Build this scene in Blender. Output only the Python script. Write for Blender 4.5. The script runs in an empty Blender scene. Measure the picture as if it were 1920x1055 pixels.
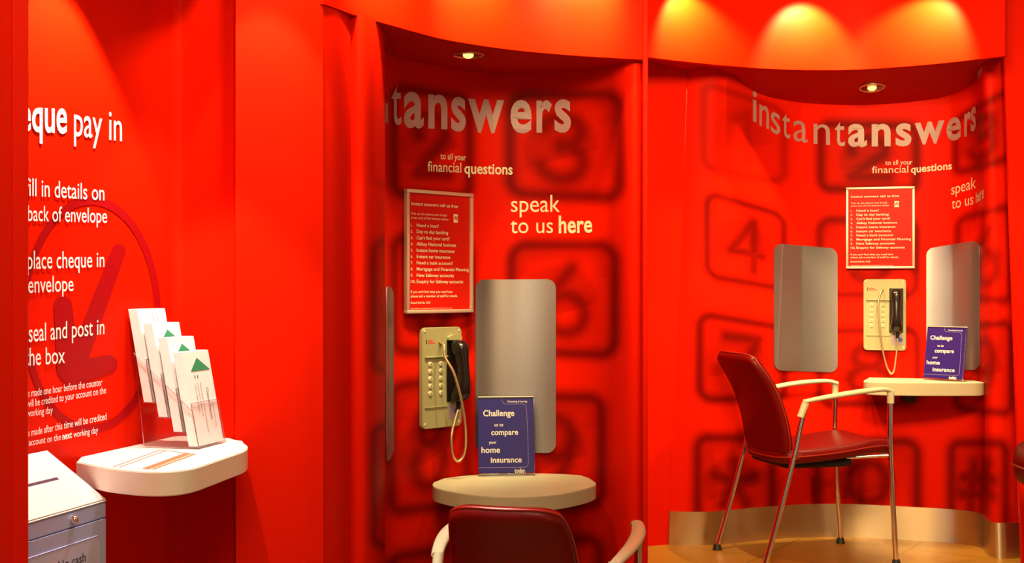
import bpy, bmesh, math, random
import numpy as np
from mathutils import Vector, Matrix

# ------------------------------------------------------------------ camera, world, lights, exposure
SC = bpy.context.scene
COL = SC.collection
F, CX, HY, EYE = 2400.0, 960.0, 540.0, 1.17      # focal length in px, centre column, horizon row, eye height
FLOOR_L = -0.25                                   # the left booth stands a step lower

def W(x, y, d):
    return Vector(((x - CX) / F * d, d, EYE + (HY - y) / F * d))

cam_d = bpy.data.cameras.new('camera')
cam = bpy.data.objects.new('camera', cam_d)
COL.objects.link(cam)
cam.location = (0, 0, EYE)
cam.rotation_euler = (math.pi / 2, 0, 0)
cam_d.sensor_fit = 'HORIZONTAL'
cam_d.sensor_width = 36.0
cam_d.lens = 36.0 * F / 1920.0
cam_d.shift_y = (HY - 527.5) / 1920.0
cam_d.clip_start = 0.05
SC.camera = cam

SC.view_settings.view_transform = 'Standard'
SC.view_settings.look = 'None'
SC.view_settings.gamma = 1.0
SC.view_settings.use_curve_mapping = False
SC.view_settings.exposure = 0.0

wd = bpy.data.worlds.new('world')
SC.world = wd
wd.use_nodes = True
# dim warm surroundings behind the viewer; bright bands added for the metal to reflect
nt = wd.node_tree; bg = nt.nodes['Background']
def _n(kind, **k):
    q = nt.nodes.new(kind)
    for a_, v_ in k.items(): setattr(q, a_, v_)
    return q
tc = _n('ShaderNodeTexCoord'); sx = _n('ShaderNodeSeparateXYZ'); nt.links.new(tc.outputs['Generated'], sx.inputs[0])
az = _n('ShaderNodeMath', operation='ARCTAN2'); nt.links.new(sx.outputs['X'], az.inputs[0]); nt.links.new(sx.outputs['Y'], az.inputs[1])
ml = _n('ShaderNodeMath', operation='MULTIPLY_ADD'); ml.inputs[1].default_value = 7.0; ml.inputs[2].default_value = 0.6; nt.links.new(az.outputs[0], ml.inputs[0])
sn = _n('ShaderNodeMath', operation='SINE'); nt.links.new(ml.outputs[0], sn.inputs[0])
mr = _n('ShaderNodeMapRange'); mr.interpolation_type = 'SMOOTHSTEP'
mr.inputs['From Min'].default_value = 0.35; mr.inputs['From Max'].default_value = 0.9; mr.inputs['To Min'].default_value = 0.10; mr.inputs['To Max'].default_value = 0.95
nt.links.new(sn.outputs[0], mr.inputs['Value'])
cr_ = _n('ShaderNodeValToRGB'); cr_.color_ramp.elements[0].position = 0.25; cr_.color_ramp.elements[0].color = (0.75, 0.82, 1.0, 1)
cr_.color_ramp.elements[1].position = 0.55; cr_.color_ramp.elements[1].color = (1.0, 0.70, 0.38, 1)
xr = _n('ShaderNodeMath', operation='MULTIPLY_ADD'); xr.inputs[1].default_value = 0.5; xr.inputs[2].default_value = 0.5
nt.links.new(sx.outputs['X'], xr.inputs[0]); nt.links.new(xr.outputs[0], cr_.inputs['Fac'])
nt.links.new(cr_.outputs['Color'], bg.inputs['Color']); nt.links.new(mr.outputs['Result'], bg.inputs['Strength'])

def area(name, loc, target, size, energy, color, sy=None):
    l = bpy.data.lights.new(name, 'AREA')
    l.energy = energy; l.color = color; l.size = size
    if sy:
        l.shape = 'RECTANGLE'; l.size_y = sy
    o = bpy.data.objects.new(name, l); COL.objects.link(o)
    o.location = loc
    o.rotation_euler = (Vector(target) - Vector(loc)).to_track_quat('-Z', 'Y').to_euler()
    return o

def spot(name, loc, target, deg, blend, energy, color, rad=0.02):
    l = bpy.data.lights.new(name, 'SPOT')
    l.energy = energy; l.color = color; l.spot_size = math.radians(deg); l.spot_blend = blend
    l.shadow_soft_size = rad
    o = bpy.data.objects.new(name, l); COL.objects.link(o)
    o.location = loc
    o.rotation_euler = (Vector(target) - Vector(loc)).to_track_quat('-Z', 'Y').to_euler()
    return o

WARM = (1.0, 0.70, 0.36)
area('added_fill_light', (-0.15, 0.8, 2.5), (-0.1, 3.9, 0.9), 0.9, 46, (1.0, 0.75, 0.42), 0.6)  # fill added from above the viewer to brighten the left half
area('added_fill_light', (1.05, 2.4, 2.5), (1.45, 5.7, 1.35), 1.2, 49, (1.0, 0.66, 0.27), 0.6).data.spread = math.radians(78)  # second added fill, narrowed to the right booth
# wall-washers close over the right hand fascia
for px, d in ((1295, 5.33), (1520, 5.515), (1758, 5.365)):
    p = W(px, 0, d - 0.14); spot('fascia_spot', (p.x, d - 0.14, 2.40), (p.x, d, 2.40 - 0.14 / math.tan(math.radians(40))), 100, 0.55, 120, (1.0, 0.74, 0.34), 0.015)
# over the left hand fascia and the panel beside it
for px, d, e in ((700, 3.495, 75), (880, 3.83, 90), (1090, 4.02, 82)):
    p = W(px, 0, d); q = Vector((0.55, -0.84, 0)) * 0.15
    spot('fascia_spot', (p.x + q.x, d + q.y, 2.24), (p.x, d, 2.24 - 0.15 / math.tan(math.radians(50))), 90, 0.8, e * 1.2, (1.0, 0.74, 0.34), 0.03)
spot('fascia_spot', (-0.50, 3.02, 2.35), (-0.53, 3.235, 1.95), 100, 1.0, 60, (1.0, 0.72, 0.30), 0.03)
# over the cheque counter
spot('counter_spot', (-0.837, 2.745, 2.03), (-0.837, 2.745, 0.8), 80, 0.25, 85, (1.0, 0.90, 0.76), 0.012)
spot('counter_spot', (-0.56, 3.08, 2.16), (-0.58, 3.08, 0.8), 62, 0.3, 55, (1.0, 0.92, 0.80), 0.015)

# ------------------------------------------------------------------ materials
def mat(name, col, rough=0.5, metal=0.0, spec=0.5, emit=None, es=0.0, coat=0.0):
    m = bpy.data.materials.new(name); m.use_nodes = True
    b = m.node_tree.nodes['Principled BSDF']
    b.inputs['Base Color'].default_value = (*col, 1)
    b.inputs['Roughness'].default_value = rough
    b.inputs['Metallic'].default_value = metal
    b.inputs['Specular IOR Level'].default_value = spec
    b.inputs['Coat Weight'].default_value = coat
    if emit:
        b.inputs['Emission Color'].default_value = (*emit, 1)
        b.inputs['Emission Strength'].default_value = es
    return m

def nodes(m):
    nt = m.node_tree
    return nt, nt.nodes['Principled BSDF']

def add_noise(m, scale, amount, bump=0.0, stretch=None):
    """mottled variation of the material's own colour, optional bump"""
    nt, b = nodes(m)
    tc = nt.nodes.new('ShaderNodeTexCoord')
    mp = nt.nodes.new('ShaderNodeMapping')
    if stretch: mp.inputs['Scale'].default_value = stretch
    n = nt.nodes.new('ShaderNodeTexNoise'); n.inputs['Scale'].default_value = scale; n.inputs['Detail'].default_value = 4
    nt.links.new(tc.outputs['Object'], mp.inputs['Vector']); nt.links.new(mp.outputs['Vector'], n.inputs['Vector'])
    if amount:
        c = b.inputs['Base Color'].default_value[:]
        mx = nt.nodes.new('ShaderNodeMix'); mx.data_type = 'RGBA'
        mx.inputs['A'].default_value = tuple(v * (1 - amount) for v in c[:3]) + (1,)
        mx.inputs['B'].default_value = tuple(min(1, v * (1 + amount)) for v in c[:3]) + (1,)
        nt.links.new(n.outputs['Fac'], mx.inputs['Factor']); nt.links.new(mx.outputs['Result'], b.inputs['Base Color'])
    if bump:
        bp = nt.nodes.new('ShaderNodeBump'); bp.inputs['Strength'].default_value = bump; bp.inputs['Distance'].default_value = 0.002
        nt.links.new(n.outputs['Fac'], bp.inputs['Height']); nt.links.new(bp.outputs['Normal'], b.inputs['Normal'])
    return m

RED = (0.66, 0.0095, 0.0006)
M = {}
M['red'] = add_noise(mat('red_laminate', RED, 0.46, 0, 0.03), 3, 0.04)
M['soffit'] = mat('red_painted_board', (0.45, 0.008, 0.0006), 0.6, 0, 0.05)
M['print'] = mat('printed_red_laminate', RED, 0.46, 0, 0.03)
nt, b = nodes(M['print'])
at = nt.nodes.new('ShaderNodeAttribute'); at.attribute_name = 'print'
mx = nt.nodes.new('ShaderNodeMix'); mx.data_type = 'RGBA'
mx.inputs['A'].default_value = (*RED, 1); mx.inputs['B'].default_value = (0.055, 0.0008, 0.0004, 1)
nt.links.new(at.outputs['Fac'], mx.inputs['Factor']); nt.links.new(mx.outputs['Result'], b.inputs['Base Color'])
M['mark'] = mat('dark_red_vinyl', (0.34, 0.003, 0.005), 0.45, 0, 0.08)
M['white'] = mat('white_vinyl', (0.86, 0.84, 0.82), 0.5)
M['cream'] = mat('cream_vinyl', (0.72, 0.70, 0.52), 0.5)
M['pinkgrey'] = mat('silver_pink_vinyl', (0.36, 0.22, 0.24), 0.4, 0.0)
M['laminate'] = add_noise(mat('cream_laminate', (0.60, 0.64, 0.48), 0.45), 4, 0.05, 0, (1, 6, 1))
M['laminate_edge'] = mat('cream_edge_band', (0.46, 0.43, 0.30), 0.5)
M['white_lam'] = mat('white_laminate', (0.80, 0.77, 0.70), 0.35)
M['plate'] = add_noise(mat('beige_painted_steel', (0.32, 0.32, 0.17), 0.45, 0.05), 20, 0.03)
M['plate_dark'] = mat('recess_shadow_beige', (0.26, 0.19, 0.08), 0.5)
M['black'] = mat('black_plastic', (0.008, 0.006, 0.006), 0.22, 0, 0.5)
M['blackmatte'] = mat('black_matte_plastic', (0.008, 0.006, 0.006), 0.5, 0, 0.3)
M['chrome'] = mat('chrome', (0.86, 0.82, 0.76), 0.12, 1.0)
M['steelcord'] = mat('armoured_cord', (0.72, 0.60, 0.34), 0.3, 0.85)
M['frame'] = mat('brushed_aluminium', (0.70, 0.62, 0.50), 0.42, 0.6)
M['poster'] = mat('poster_red', (0.52, 0.011, 0.004), 0.4, 0, 0.1)
M['leather'] = add_noise(mat('dark_red_leather', (0.125, 0.0016, 0.001), 0.38, 0, 0.22), 60, 0.08, 0.15)
M['piping'] = mat('red_piping', (0.30, 0.016, 0.008), 0.35)
M['armpad'] = mat('cream_plastic', (0.56, 0.56, 0.40), 0.4)
M['rubber'] = mat('black_rubber', (0.01, 0.008, 0.007), 0.6)
M['blue'] = mat('blue_card', (0.013, 0.007, 0.22), 0.4)
M['lilac'] = mat('lilac_line', (0.30, 0.25, 0.50), 0.5)
M['paper'] = mat('white_paper', (0.84, 0.82, 0.82), 0.6)
M['green'] = mat('green_ink', (0.015, 0.26, 0.12), 0.6)
M['orange'] = mat('orange_ink', (0.80, 0.14, 0.05), 0.6)
M['ink'] = mat('grey_ink', (0.25, 0.20, 0.28), 0.6)
M['darkink'] = mat('dark_ink', (0.05, 0.04, 0.08), 0.6)
M['redink'] = mat('red_ink', (0.70, 0.06, 0.02), 0.6)
M['box'] = add_noise(mat('grey_painted_steel', (0.40, 0.45, 0.80), 0.5), 30, 0.03)
M['boxlid'] = mat('pale_painted_steel', (0.62, 0.60, 0.60), 0.5)
M['window'] = mat('pale_lilac_card', (0.50, 0.54, 0.86), 0.35)
M['seam'] = mat('dark_red_gap', (0.10, 0.002, 0.001), 0.7)
M['yellow'] = mat('lamp_glow', (0.9, 0.7, 0.2), 0.3, 0, 0.5, (1.0, 0.72, 0.22), 1.6)
M['brass'] = mat('satin_trim', (0.70, 0.56, 0.34), 0.25, 0.9)
M['ceil'] = mat('ceiling_board', (0.70, 0.62, 0.5), 0.8)
M['greysticker'] = mat('grey_sticker', (0.30, 0.24, 0.30), 0.5)
M['bluedot'] = mat('blue_ink', (0.03, 0.06, 0.40), 0.5)

# perforated steel acoustic panel
M['perf'] = mat('perforated_steel', (0.32, 0.30, 0.33), 0.36, 0.85, 0.3)
add_noise(M['perf'], 420, 0.22, 0.06)
nt, b = nodes(M['perf'])
b.inputs['Anisotropic'].default_value = 0.7; b.inputs['Anisotropic Rotation'].default_value = 0.25
tg = nt.nodes.new('ShaderNodeTangent'); tg.direction_type = 'RADIAL'; tg.axis = 'Z'
nt.links.new(tg.outputs[0], b.inputs['Tangent'])

# brushed steel skirting
M['skirt'] = mat('brushed_steel', (0.58, 0.46, 0.30), 0.30, 0.95)
nt, b = nodes(M['skirt'])
b.inputs['Anisotropic'].default_value = 0.9; b.inputs['Anisotropic Rotation'].default_value = 0.25
tg = nt.nodes.new('ShaderNodeTangent'); tg.direction_type = 'RADIAL'; tg.axis = 'Z'
nt.links.new(tg.outputs[0], b.inputs['Tangent'])
tc = nt.nodes.new('ShaderNodeTexCoord'); mp = nt.nodes.new('ShaderNodeMapping'); mp.inputs['Scale'].default_value = (2, 2, 240)
n = nt.nodes.new('ShaderNodeTexNoise'); n.inputs['Scale'].default_value = 3
bp = nt.nodes.new('ShaderNodeBump'); bp.inputs['Strength'].default_value = 0.06; bp.inputs['Distance'].default_value = 0.001
nt.links.new(tc.outputs['Object'], mp.inputs['Vector']); nt.links.new(mp.outputs['Vector'], n.inputs['Vector'])
nt.links.new(n.outputs['Fac'], bp.inputs['Height']); nt.links.new(bp.outputs['Normal'], b.inputs['Normal'])

# terracotta tile floor
M['floor'] = mat('tan_floor_tile', (0.52, 0.24, 0.04), 0.38, 0, 0.4)
nt, b = nodes(M['floor'])
tc = nt.nodes.new('ShaderNodeTexCoord'); mp = nt.nodes.new('ShaderNodeMapping')
mp.inputs['Rotation'].default_value = (0, 0, math.radians(33)); mp.inputs['Location'].default_value = (0.13, 0.22, 0)
br = nt.nodes.new('ShaderNodeTexBrick'); br.offset = 0.0
br.inputs['Scale'].default_value = 1.0; br.inputs['Brick Width'].default_value = 0.5; br.inputs['Row Height'].default_value = 0.5
br.inputs['Mortar Size'].default_value = 0.004
br.inputs['Color1'].default_value = (0.42, 0.21, 0.03, 1); br.inputs['Color2'].default_value = (0.36, 0.175, 0.024, 1); br.inputs['Mortar'].default_value = (0.22, 0.10, 0.015, 1)
n = nt.nodes.new('ShaderNodeTexNoise'); n.inputs['Scale'].default_value = 9; n.inputs['Detail'].default_value = 6
mx = nt.nodes.new('ShaderNodeMix'); mx.data_type = 'RGBA'; mx.blend_type = 'MULTIPLY'; mx.inputs['Factor'].default_value = 0.5
nt.links.new(tc.outputs['Object'], mp.inputs['Vector']); nt.links.new(mp.outputs['Vector'], br.inputs['Vector'])
nt.links.new(tc.outputs['Object'], n.inputs['Vector'])
rp = nt.nodes.new('ShaderNodeValToRGB'); rp.color_ramp.elements[0].color = (0.55, 0.5, 0.45, 1); rp.color_ramp.elements[1].color = (1, 1, 1, 1)
nt.links.new(n.outputs['Fac'], rp.inputs['Fac'])
nt.links.new(br.outputs['Color'], mx.inputs['A']); nt.links.new(rp.outputs['Color'], mx.inputs['B']); nt.links.new(mx.outputs['Result'], b.inputs['Base Color'])

# clear acrylic sheet: mostly see-through, with a gloss that grows at grazing angles
def acrylic(name, tint, gloss):
    m = bpy.data.materials.new(name); m.use_nodes = True
    nt = m.node_tree; nt.nodes.clear()
    out = nt.nodes.new('ShaderNodeOutputMaterial')
    tr = nt.nodes.new('ShaderNodeBsdfTransparent'); tr.inputs['Color'].default_value = (*tint, 1)
    gl = nt.nodes.new('ShaderNodeBsdfGlossy'); gl.inputs['Color'].default_value = (0.9, 0.88, 0.9, 1); gl.inputs['Roughness'].default_value = 0.15
    lw = nt.nodes.new('ShaderNodeLayerWeight'); lw.inputs['Blend'].default_value = 0.25
    ma = nt.nodes.new('ShaderNodeMath'); ma.operation = 'MULTIPLY_ADD'; ma.inputs[1].default_value = 0.07; ma.inputs[2].default_value = gloss
    ms = nt.nodes.new('ShaderNodeMixShader')
    nt.links.new(lw.outputs['Fresnel'], ma.inputs[0]); nt.links.new(ma.outputs[0], ms.inputs[0])
    nt.links.new(tr.outputs[0], ms.inputs[1]); nt.links.new(gl.outputs[0], ms.inputs[2]); nt.links.new(ms.outputs[0], out.inputs[0])
    return m
M['acrylic'] = acrylic('clear_acrylic', (0.985, 0.98, 0.985), 0.03)
M['acrylic_thin'] = acrylic('clear_acrylic_cover', (0.97, 0.97, 0.97), 0.015)
M['acrylic_bright'] = acrylic('polished_acrylic_edge', (0.97, 0.95, 0.96), 0.5)
M['acrylic_edge'] = acrylic('acrylic_edge', (0.95, 0.93, 0.94), 0.25)

# ------------------------------------------------------------------ mesh helpers
def link(name, me, m=None, parent=None, smooth=False):
    if m is not None and not me.materials:
        me.materials.append(m)
    o = bpy.data.objects.new(name, me); COL.objects.link(o)
    if parent is not None: o.parent = parent
    if smooth:
        for p in me.polygons: p.use_smooth = True
    return o

def mesh(name, verts, faces, m=None, parent=None, smooth=False):
    me = bpy.data.meshes.new(name)
    me.from_pydata([tuple(v) for v in verts], [], [tuple(f) for f in faces]); me.update()
    return link(name, me, m, parent, smooth)

def from_bm(name, bm, m=None, parent=None, smooth=False):
    bmesh.ops.recalc_face_normals(bm, faces=bm.faces)
    me = bpy.data.meshes.new(name); bm.to_mesh(me); bm.free()
    o = link(name, me, m, parent, smooth)
    return o

def auto_smooth(o, deg=35):
    me = o.data
    for p in me.polygons: p.use_smooth = True
    try: me.set_sharp_from_angle(angle=math.radians(deg))
    except Exception: pass
    return o

def solid(o, t, offset=-1):
    md = o.modifiers.new('thickness', 'SOLIDIFY'); md.thickness = t; md.offset = offset
    es = o.modifiers.new('sharp_rim', 'EDGE_SPLIT'); es.split_angle = math.radians(40)
    return o

def tag(o, label=None, cat=None, group=None, kind=None):
    if label: o['label'] = label
    if cat: o['category'] = cat
    if group: o['group'] = group
    if kind: o['kind'] = kind
    return o

def empty(name, loc, rot=(0, 0, 0)):
    o = bpy.data.objects.new(name, None); COL.objects.link(o)
    o.location = loc; o.rotation_euler = rot; o.empty_display_size = 0.05
    return o

def bm_box(bm, lo, hi, bevel=0.0, seg=2, mtx=None):
    r = bmesh.ops.create_cube(bm, size=1.0)
    vs = r['verts']
    for v in vs:
        v.co = Vector([lo[i] + (v.co[i] + 0.5) * (hi[i] - lo[i]) for i in range(3)])
    if bevel:
        es = list({e for v in vs for e in v.link_edges})
        rb = bmesh.ops.bevel(bm, geom=es, offset=bevel, segments=seg, affect='EDGES', profile=0.5)
        vs = list({v for v in rb['verts']} | {v for v in vs if v.is_valid})
    if mtx is not None:
        bmesh.ops.transform(bm, matrix=mtx, verts=[v for v in vs if v.is_valid])

def box(name, lo, hi, m, parent=None, bevel=0.0, seg=2):
    bm = bmesh.new(); bm_box(bm, lo, hi, bevel, seg)
    o = from_bm(name, bm, m, parent)
    return auto_smooth(o) if bevel else o

def prism(name, outline, z0, z1, m, parent=None, bevel=0.0, edge_mat=None):
    """extrude a plan outline [(x,y)..] between two heights"""
    bm = bmesh.new()
    b = [bm.verts.new((x, y, z0)) for x, y in outline]
    t = [bm.verts.new((x, y, z1)) for x, y in outline]
    n = len(outline)
    bm.faces.new(t); bm.faces.new(b[::-1])
    for i in range(n): bm.faces.new((b[i], b[(i + 1) % n], t[(i + 1) % n], t[i]))
    bmesh.ops.recalc_face_normals(bm, faces=bm.faces)
    if bevel:
        es = [e for e in bm.edges if abs(e.verts[0].co.z - e.verts[1].co.z) < 1e-6]
        bmesh.ops.bevel(bm, geom=es, offset=bevel, segments=2, affect='EDGES')
    o = from_bm(name, bm, m, parent)
    if edge_mat is not None:
        o.data.materials.append(edge_mat)
        for p in o.data.polygons:
            if abs(p.normal.z) < 0.3: p.material_index = 1
    return auto_smooth(o, 30)

def cr(pts, n=8, closed=False):
    """Catmull-Rom through points (any dimension)"""
    P = [np.array(p, float) for p in pts]
    if len(P) < 3 and not closed: 
        return [P[0] + (P[1] - P[0]) * i / n for i in range(n + 1)]
    out = []
    N = len(P)
    rng = range(N) if closed else range(N - 1)
    for i in rng:
        p1, p2 = P[i], P[(i + 1) % N]
        p0 = P[i - 1] if (i > 0 or closed) else 2 * p1 - p2
        p3 = P[(i + 2) % N] if (i + 2 < N or closed) else 2 * p2 - p1
        for k in range(n):
            t = k / n
            out.append(0.5 * (2 * p1 + (p2 - p0) * t + (2 * p0 - 5 * p1 + 4 * p2 - p3) * t * t + (3 * p1 - p0 - 3 * p2 + p3) * t ** 3))
    if not closed: out.append(P[-1])
    return out

def tube(name, pts, r, m, parent=None, n=12, closed=False, ry=None, up=None, rad=None):
    """sweep a round (or r x ry oval) section along points"""
    P = [Vector(p) for p in pts]
    N = len(P); bm = bmesh.new(); rings = []
    prev = None
    for i in range(N):
        a = P[i - 1] if (i > 0 or closed) else P[i]
        c = P[(i + 1) % N] if (i < N - 1 or closed) else P[i]
        t = (c - a).normalized()
        if up is not None:
            u = Vector(up); s = t.cross(u).normalized(); u = s.cross(t).normalized()
        else:
            if prev is None:
                h = Vector((0, 0, 1)) if abs(t.z) < 0.9 else Vector((1, 0, 0))
                u = (h - t * h.dot(t)).normalized()
            else:
                u = (prev - t * prev.dot(t)).normalized()
            s = t.cross(u)
        prev = u
        k = rad[i] if rad else 1.0
        rings.append([bm.verts.new(P[i] + s * math.cos(2 * math.pi * j / n) * r * k + u * math.sin(2 * math.pi * j / n) * (ry or r) * k) for j in range(n)])
    for i in range(N if closed else N - 1):
        A, B = rings[i], rings[(i + 1) % N]
        for j in range(n): bm.faces.new((A[j], A[(j + 1) % n], B[(j + 1) % n], B[j]))
    if not closed:
        bm.faces.new(rings[0][::-1]); bm.faces.new(rings[-1])
    o = from_bm(name, bm, m, parent)
    return auto_smooth(o, 50)

def pad(name, fn, thick, m, parent, nu=22, nv=22, sq=0.25, edge=0.12):
    """upholstered slab: centre surface fn(u,v) for u,v in [-1,1], full thickness rounded off at its rim"""
    def sqm(u, v):
        return u * math.sqrt(max(0, 1 - sq * v * v * u * u * v * v)), v * math.sqrt(max(0, 1 - sq * u * u * v * v * u * u))
    def P(u, v): return Vector(fn(*sqm(u, v)))
    def warp(t): return math.sin(t * math.pi / 2) * 0.55 + t * 0.45
    us = [warp(-1 + 2 * i / nu) for i in range(nu + 1)]
    vs = [warp(-1 + 2 * j / nv) for j in range(nv + 1)]
    top, bot, V, Fc = {}, {}, [], []
    e = 1e-3
    rim = []
    for i, u in enumerate(us):
        for j, v in enumerate(vs):
            p = P(u, v)
            nrm = (P(min(u + e, 1), v) - P(max(u - e, -1), v)).cross(P(u, min(v + e, 1)) - P(u, max(v - e, -1)))
            nrm.normalize()
            q = min(1 - abs(u), 1 - abs(v)) / edge
            q = min(1.0, max(0.0, q))
            h = thick / 2 * math.sqrt(max(0, 1 - (1 - q) ** 2))
            if i in (0, nu) or j in (0, nv):
                top[i, j] = bot[i, j] = len(V); V.append(p)
            else:
                top[i, j] = len(V); V.append(p + nrm * h)
                bot[i, j] = len(V); V.append(p - nrm * h)
    for i in range(nu):
        for j in range(nv):
            Fc.append((top[i, j], top[i + 1, j], top[i + 1, j + 1], top[i, j + 1]))
            Fc.append((bot[i, j], bot[i, j + 1], bot[i + 1, j + 1], bot[i + 1, j]))
    for i in range(nu): rim.append(P(us[i], -1))
    for j in range(nv): rim.append(P(1, vs[j]))
    for i in range(nu): rim.append(P(us[nu - i], 1))
    for j in range(nv): rim.append(P(-1, vs[nv - j]))
    o = mesh(name, V, Fc, m, parent, True)
    return o, rim

def disc(bm, c, r, axis_m, h, n=16):
    mtx = Matrix.Translation(c) @ axis_m
    bmesh.ops.create_cone(bm, cap_ends=True, segments=n, radius1=r, radius2=r * 0.85, depth=h, matrix=mtx)

# ------------------------------------------------------------------ lettering
_tc = {}
def glyphs(body, bold=0.0):
    key = (body, bold)
    if key not in _tc:
        c = bpy.data.curves.new('lettering', 'FONT'); c.body = body; c.offset = bold; c.resolution_u = 4
        if bold: c.space_character = 1.0 + bold * 1.2
        o = bpy.data.objects.new('lettering', c)
        me = bpy.data.meshes.new_from_object(o)
        v = np.array([x.co[:2] for x in me.vertices]).reshape(-1, 2); f = [tuple(p.vertices) for p in me.polygons]
        _tc[key] = (v, f)
        bpy.data.objects.remove(o); bpy.data.curves.remove(c); bpy.data.meshes.remove(me)
    return _tc[key]

REF = {'h': 0.682, 'x': 0.449}

def text_curved(to3d, body, ctrl, bold=0.0, ref='h', prefix='', suffix=''):
    """letters laid on a surface: ctrl = [(u, x, y_base, y_top)], u runs 0..1 over the body"""
    v, f = glyphs(prefix + body + suffix, bold)
    x0, x1 = v[:, 0].min(), v[:, 0].max()
    if prefix:
        vp, _ = glyphs(prefix, bold); x0 = vp[:, 0].max() + 0.08
    if suffix:
        vb, _ = glyphs(prefix + body, bold); x1 = vb[:, 0].max()
    u = (v[:, 0] - x0) / (x1 - x0)
    c = np.array(ctrl, float)
    def ip(col):
        y = np.interp(u, c[:, 0], c[:, col])
        s0 = (c[1, col] - c[0, col]) / (c[1, 0] - c[0, 0]); s1 = (c[-1, col] - c[-2, col]) / (c[-1, 0] - c[-2, 0])
        y = np.where(u < c[0, 0], c[0, col] + (u - c[0, 0]) * s0, y)
        return np.where(u > c[-1, 0], c[-1, col] + (u - c[-1, 0]) * s1, y)
    X = ip(1); yb = ip(2); yt = ip(3)
    Y = yb + (yt - yb) * v[:, 1] / REF[ref]
    return [to3d(a, b_) for a, b_ in zip(X, Y)], f

def text_flat(items):
    """items: (body, x, baseline_z, cap_height, bold, width or None, align) on a local x/z plane -> verts, faces"""
    V, Fc = [], []
    for body, x, z, h, bold, width, al in items:
        v, f = glyphs(body, bold)
        s = h / 0.682
        x0, x1 = v[:, 0].min(), v[:, 0].max()
        sx = s if width is None else width / (x1 - x0)
        ox = {'l': 0, 'c': -0.5, 'r': -1.0}[al] * (x1 - x0) * sx
        k = len(V)
        V += [((p[0] - x0) * sx + x + ox, 0.0, p[1] * s + z) for p in v]
        Fc += [tuple(i + k for i in q) for q in f]
    return V, Fc

# ------------------------------------------------------------------ wall surfaces
class Surface:
    """a vertical sheet over a plan curve; lower and upper plan curves may differ a little (battered walls)"""
    def __init__(self, segs, n=10, top_dx=None, z0=0.0, ztop=2.0, top_dd=None):
        bot = []
        for s in segs:
            pts = [((x - CX) / F * d, d) for x, d in s]
            c = cr(pts, n) if len(pts) > 2 else cr(pts, n)
            bot += c if not bot else c[1:]
        self.B = np.array(bot)
        self.pxb = CX + F * self.B[:, 0] / self.B[:, 1]
        if top_dx is None: self.T = self.B.copy()
        else:
            dx = np.interp(self.pxb, [a for a, _ in top_dx], [q for _, q in top_dx])
            self.T = self.B.copy(); 
            if top_dd: self.T[:, 1] += np.interp(self.pxb, [a for a, _ in top_dd], [q for _, q in top_dd])
            self.T[:, 0] = (self.pxb + dx - CX) / F * self.T[:, 1]
        self.z0 = z0; self.zt = ztop if np.ndim(ztop) else np.full(len(self.B), float(ztop))
    def set_top_px(self, pts):
        pxt = CX + F * self.T[:, 0] / self.T[:, 1]
        y = np.interp(pxt, [p[0] for p in pts], [p[1] for p in pts])
        k = np.ones(7) / 7
        y = np.convolve(np.pad(y, 3, mode='edge'), k, 'valid')
        self.zt = EYE + (HY - y) / F * self.T[:, 1]
    def plan(self, w):
        w = np.asarray(w)
        return self.B * (1 - w) + self.T * w
    def at(self, x, y, off=0.0, lo=0, hi=None):
        """the wall point seen at a measured image position, moved `off` out of the wall"""
        hi = hi or len(self.B)
        w = 0.5
        for _ in range(6):
            P = self.plan(w)[lo:hi]
            px = CX + F * P[:, 0] / P[:, 1]
            t = np.interp(x, px, np.arange(len(px)))
            i = min(int(t), len(px) - 2); fr = t - i
            if x < px[0]: i, fr = 0, (x - px[0]) / (px[1] - px[0])
            if x > px[-1]: i, fr = len(px) - 2, 1 + (x - px[-1]) / (px[-1] - px[-2])
            p = P[i] * (1 - fr) + P[i + 1] * fr
            z = EYE + (HY - y) / F * p[1]
            zt = self.zt[min(i + lo, len(self.zt) - 1)]
            w = min(1.2, max(-0.2, (z - self.z0) / (zt - self.z0)))
        G = np.gradient(P, axis=0); tg = G[i] * (1 - fr) + G[i + 1] * fr; tg = tg / np.linalg.norm(tg)
        nx, ny = tg[1], -tg[0]          # outward: towards the viewer
        return Vector((p[0] + nx * off, p[1] + ny * off, z))
    def frame(self, xl, xr, y):
        """left point, right point, x-axis and outward axis of a flat thing hung between two measured columns"""
        a, c = self.at(xl, y), self.at(xr, y)
        ex = Vector((c.x - a.x, c.y - a.y, 0)).normalized()
        return a, c, ex, Vector((ex.y, -ex.x, 0))
    def build(self, name, m, nz=2, i0=0, i1=None, parent=None, zbot=None, ztop=None, off=0.0, over=0.0):
        i1 = i1 or len(self.B) - 1
        idx = range(i0, i1 + 1); V = []; Fc = []
        for i in idx:
            a = self.B[max(i - 1, 0)]; c = self.B[min(i + 1, len(self.B) - 1)]
            tg = (c - a) / (np.linalg.norm(c - a) + 1e-9)
            o_ = np.array((tg[1], -tg[0])) * off
            zb = self.z0 if zbot is None else zbot; zt = self.zt[i] + over if ztop is None else ztop
            for k in range(nz + 1):
                z = zb + (zt - zb) * k / nz
                w = (z - self.z0) / (self.zt[i] - self.z0)
                p = self.B[i] * (1 - w) + self.T[i] * w + o_
                V.append((p[0], p[1], z))
        n = len(idx)
        for a in range(n - 1):
            for k in range(nz):
                q = a * (nz + 1) + k
                Fc.append((q, q + nz + 1, q + nz + 2, q + 1))
        return mesh(name, V, Fc, m, parent, True)

def structure(o):
    o['kind'] = 'structure'; return o

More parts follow.
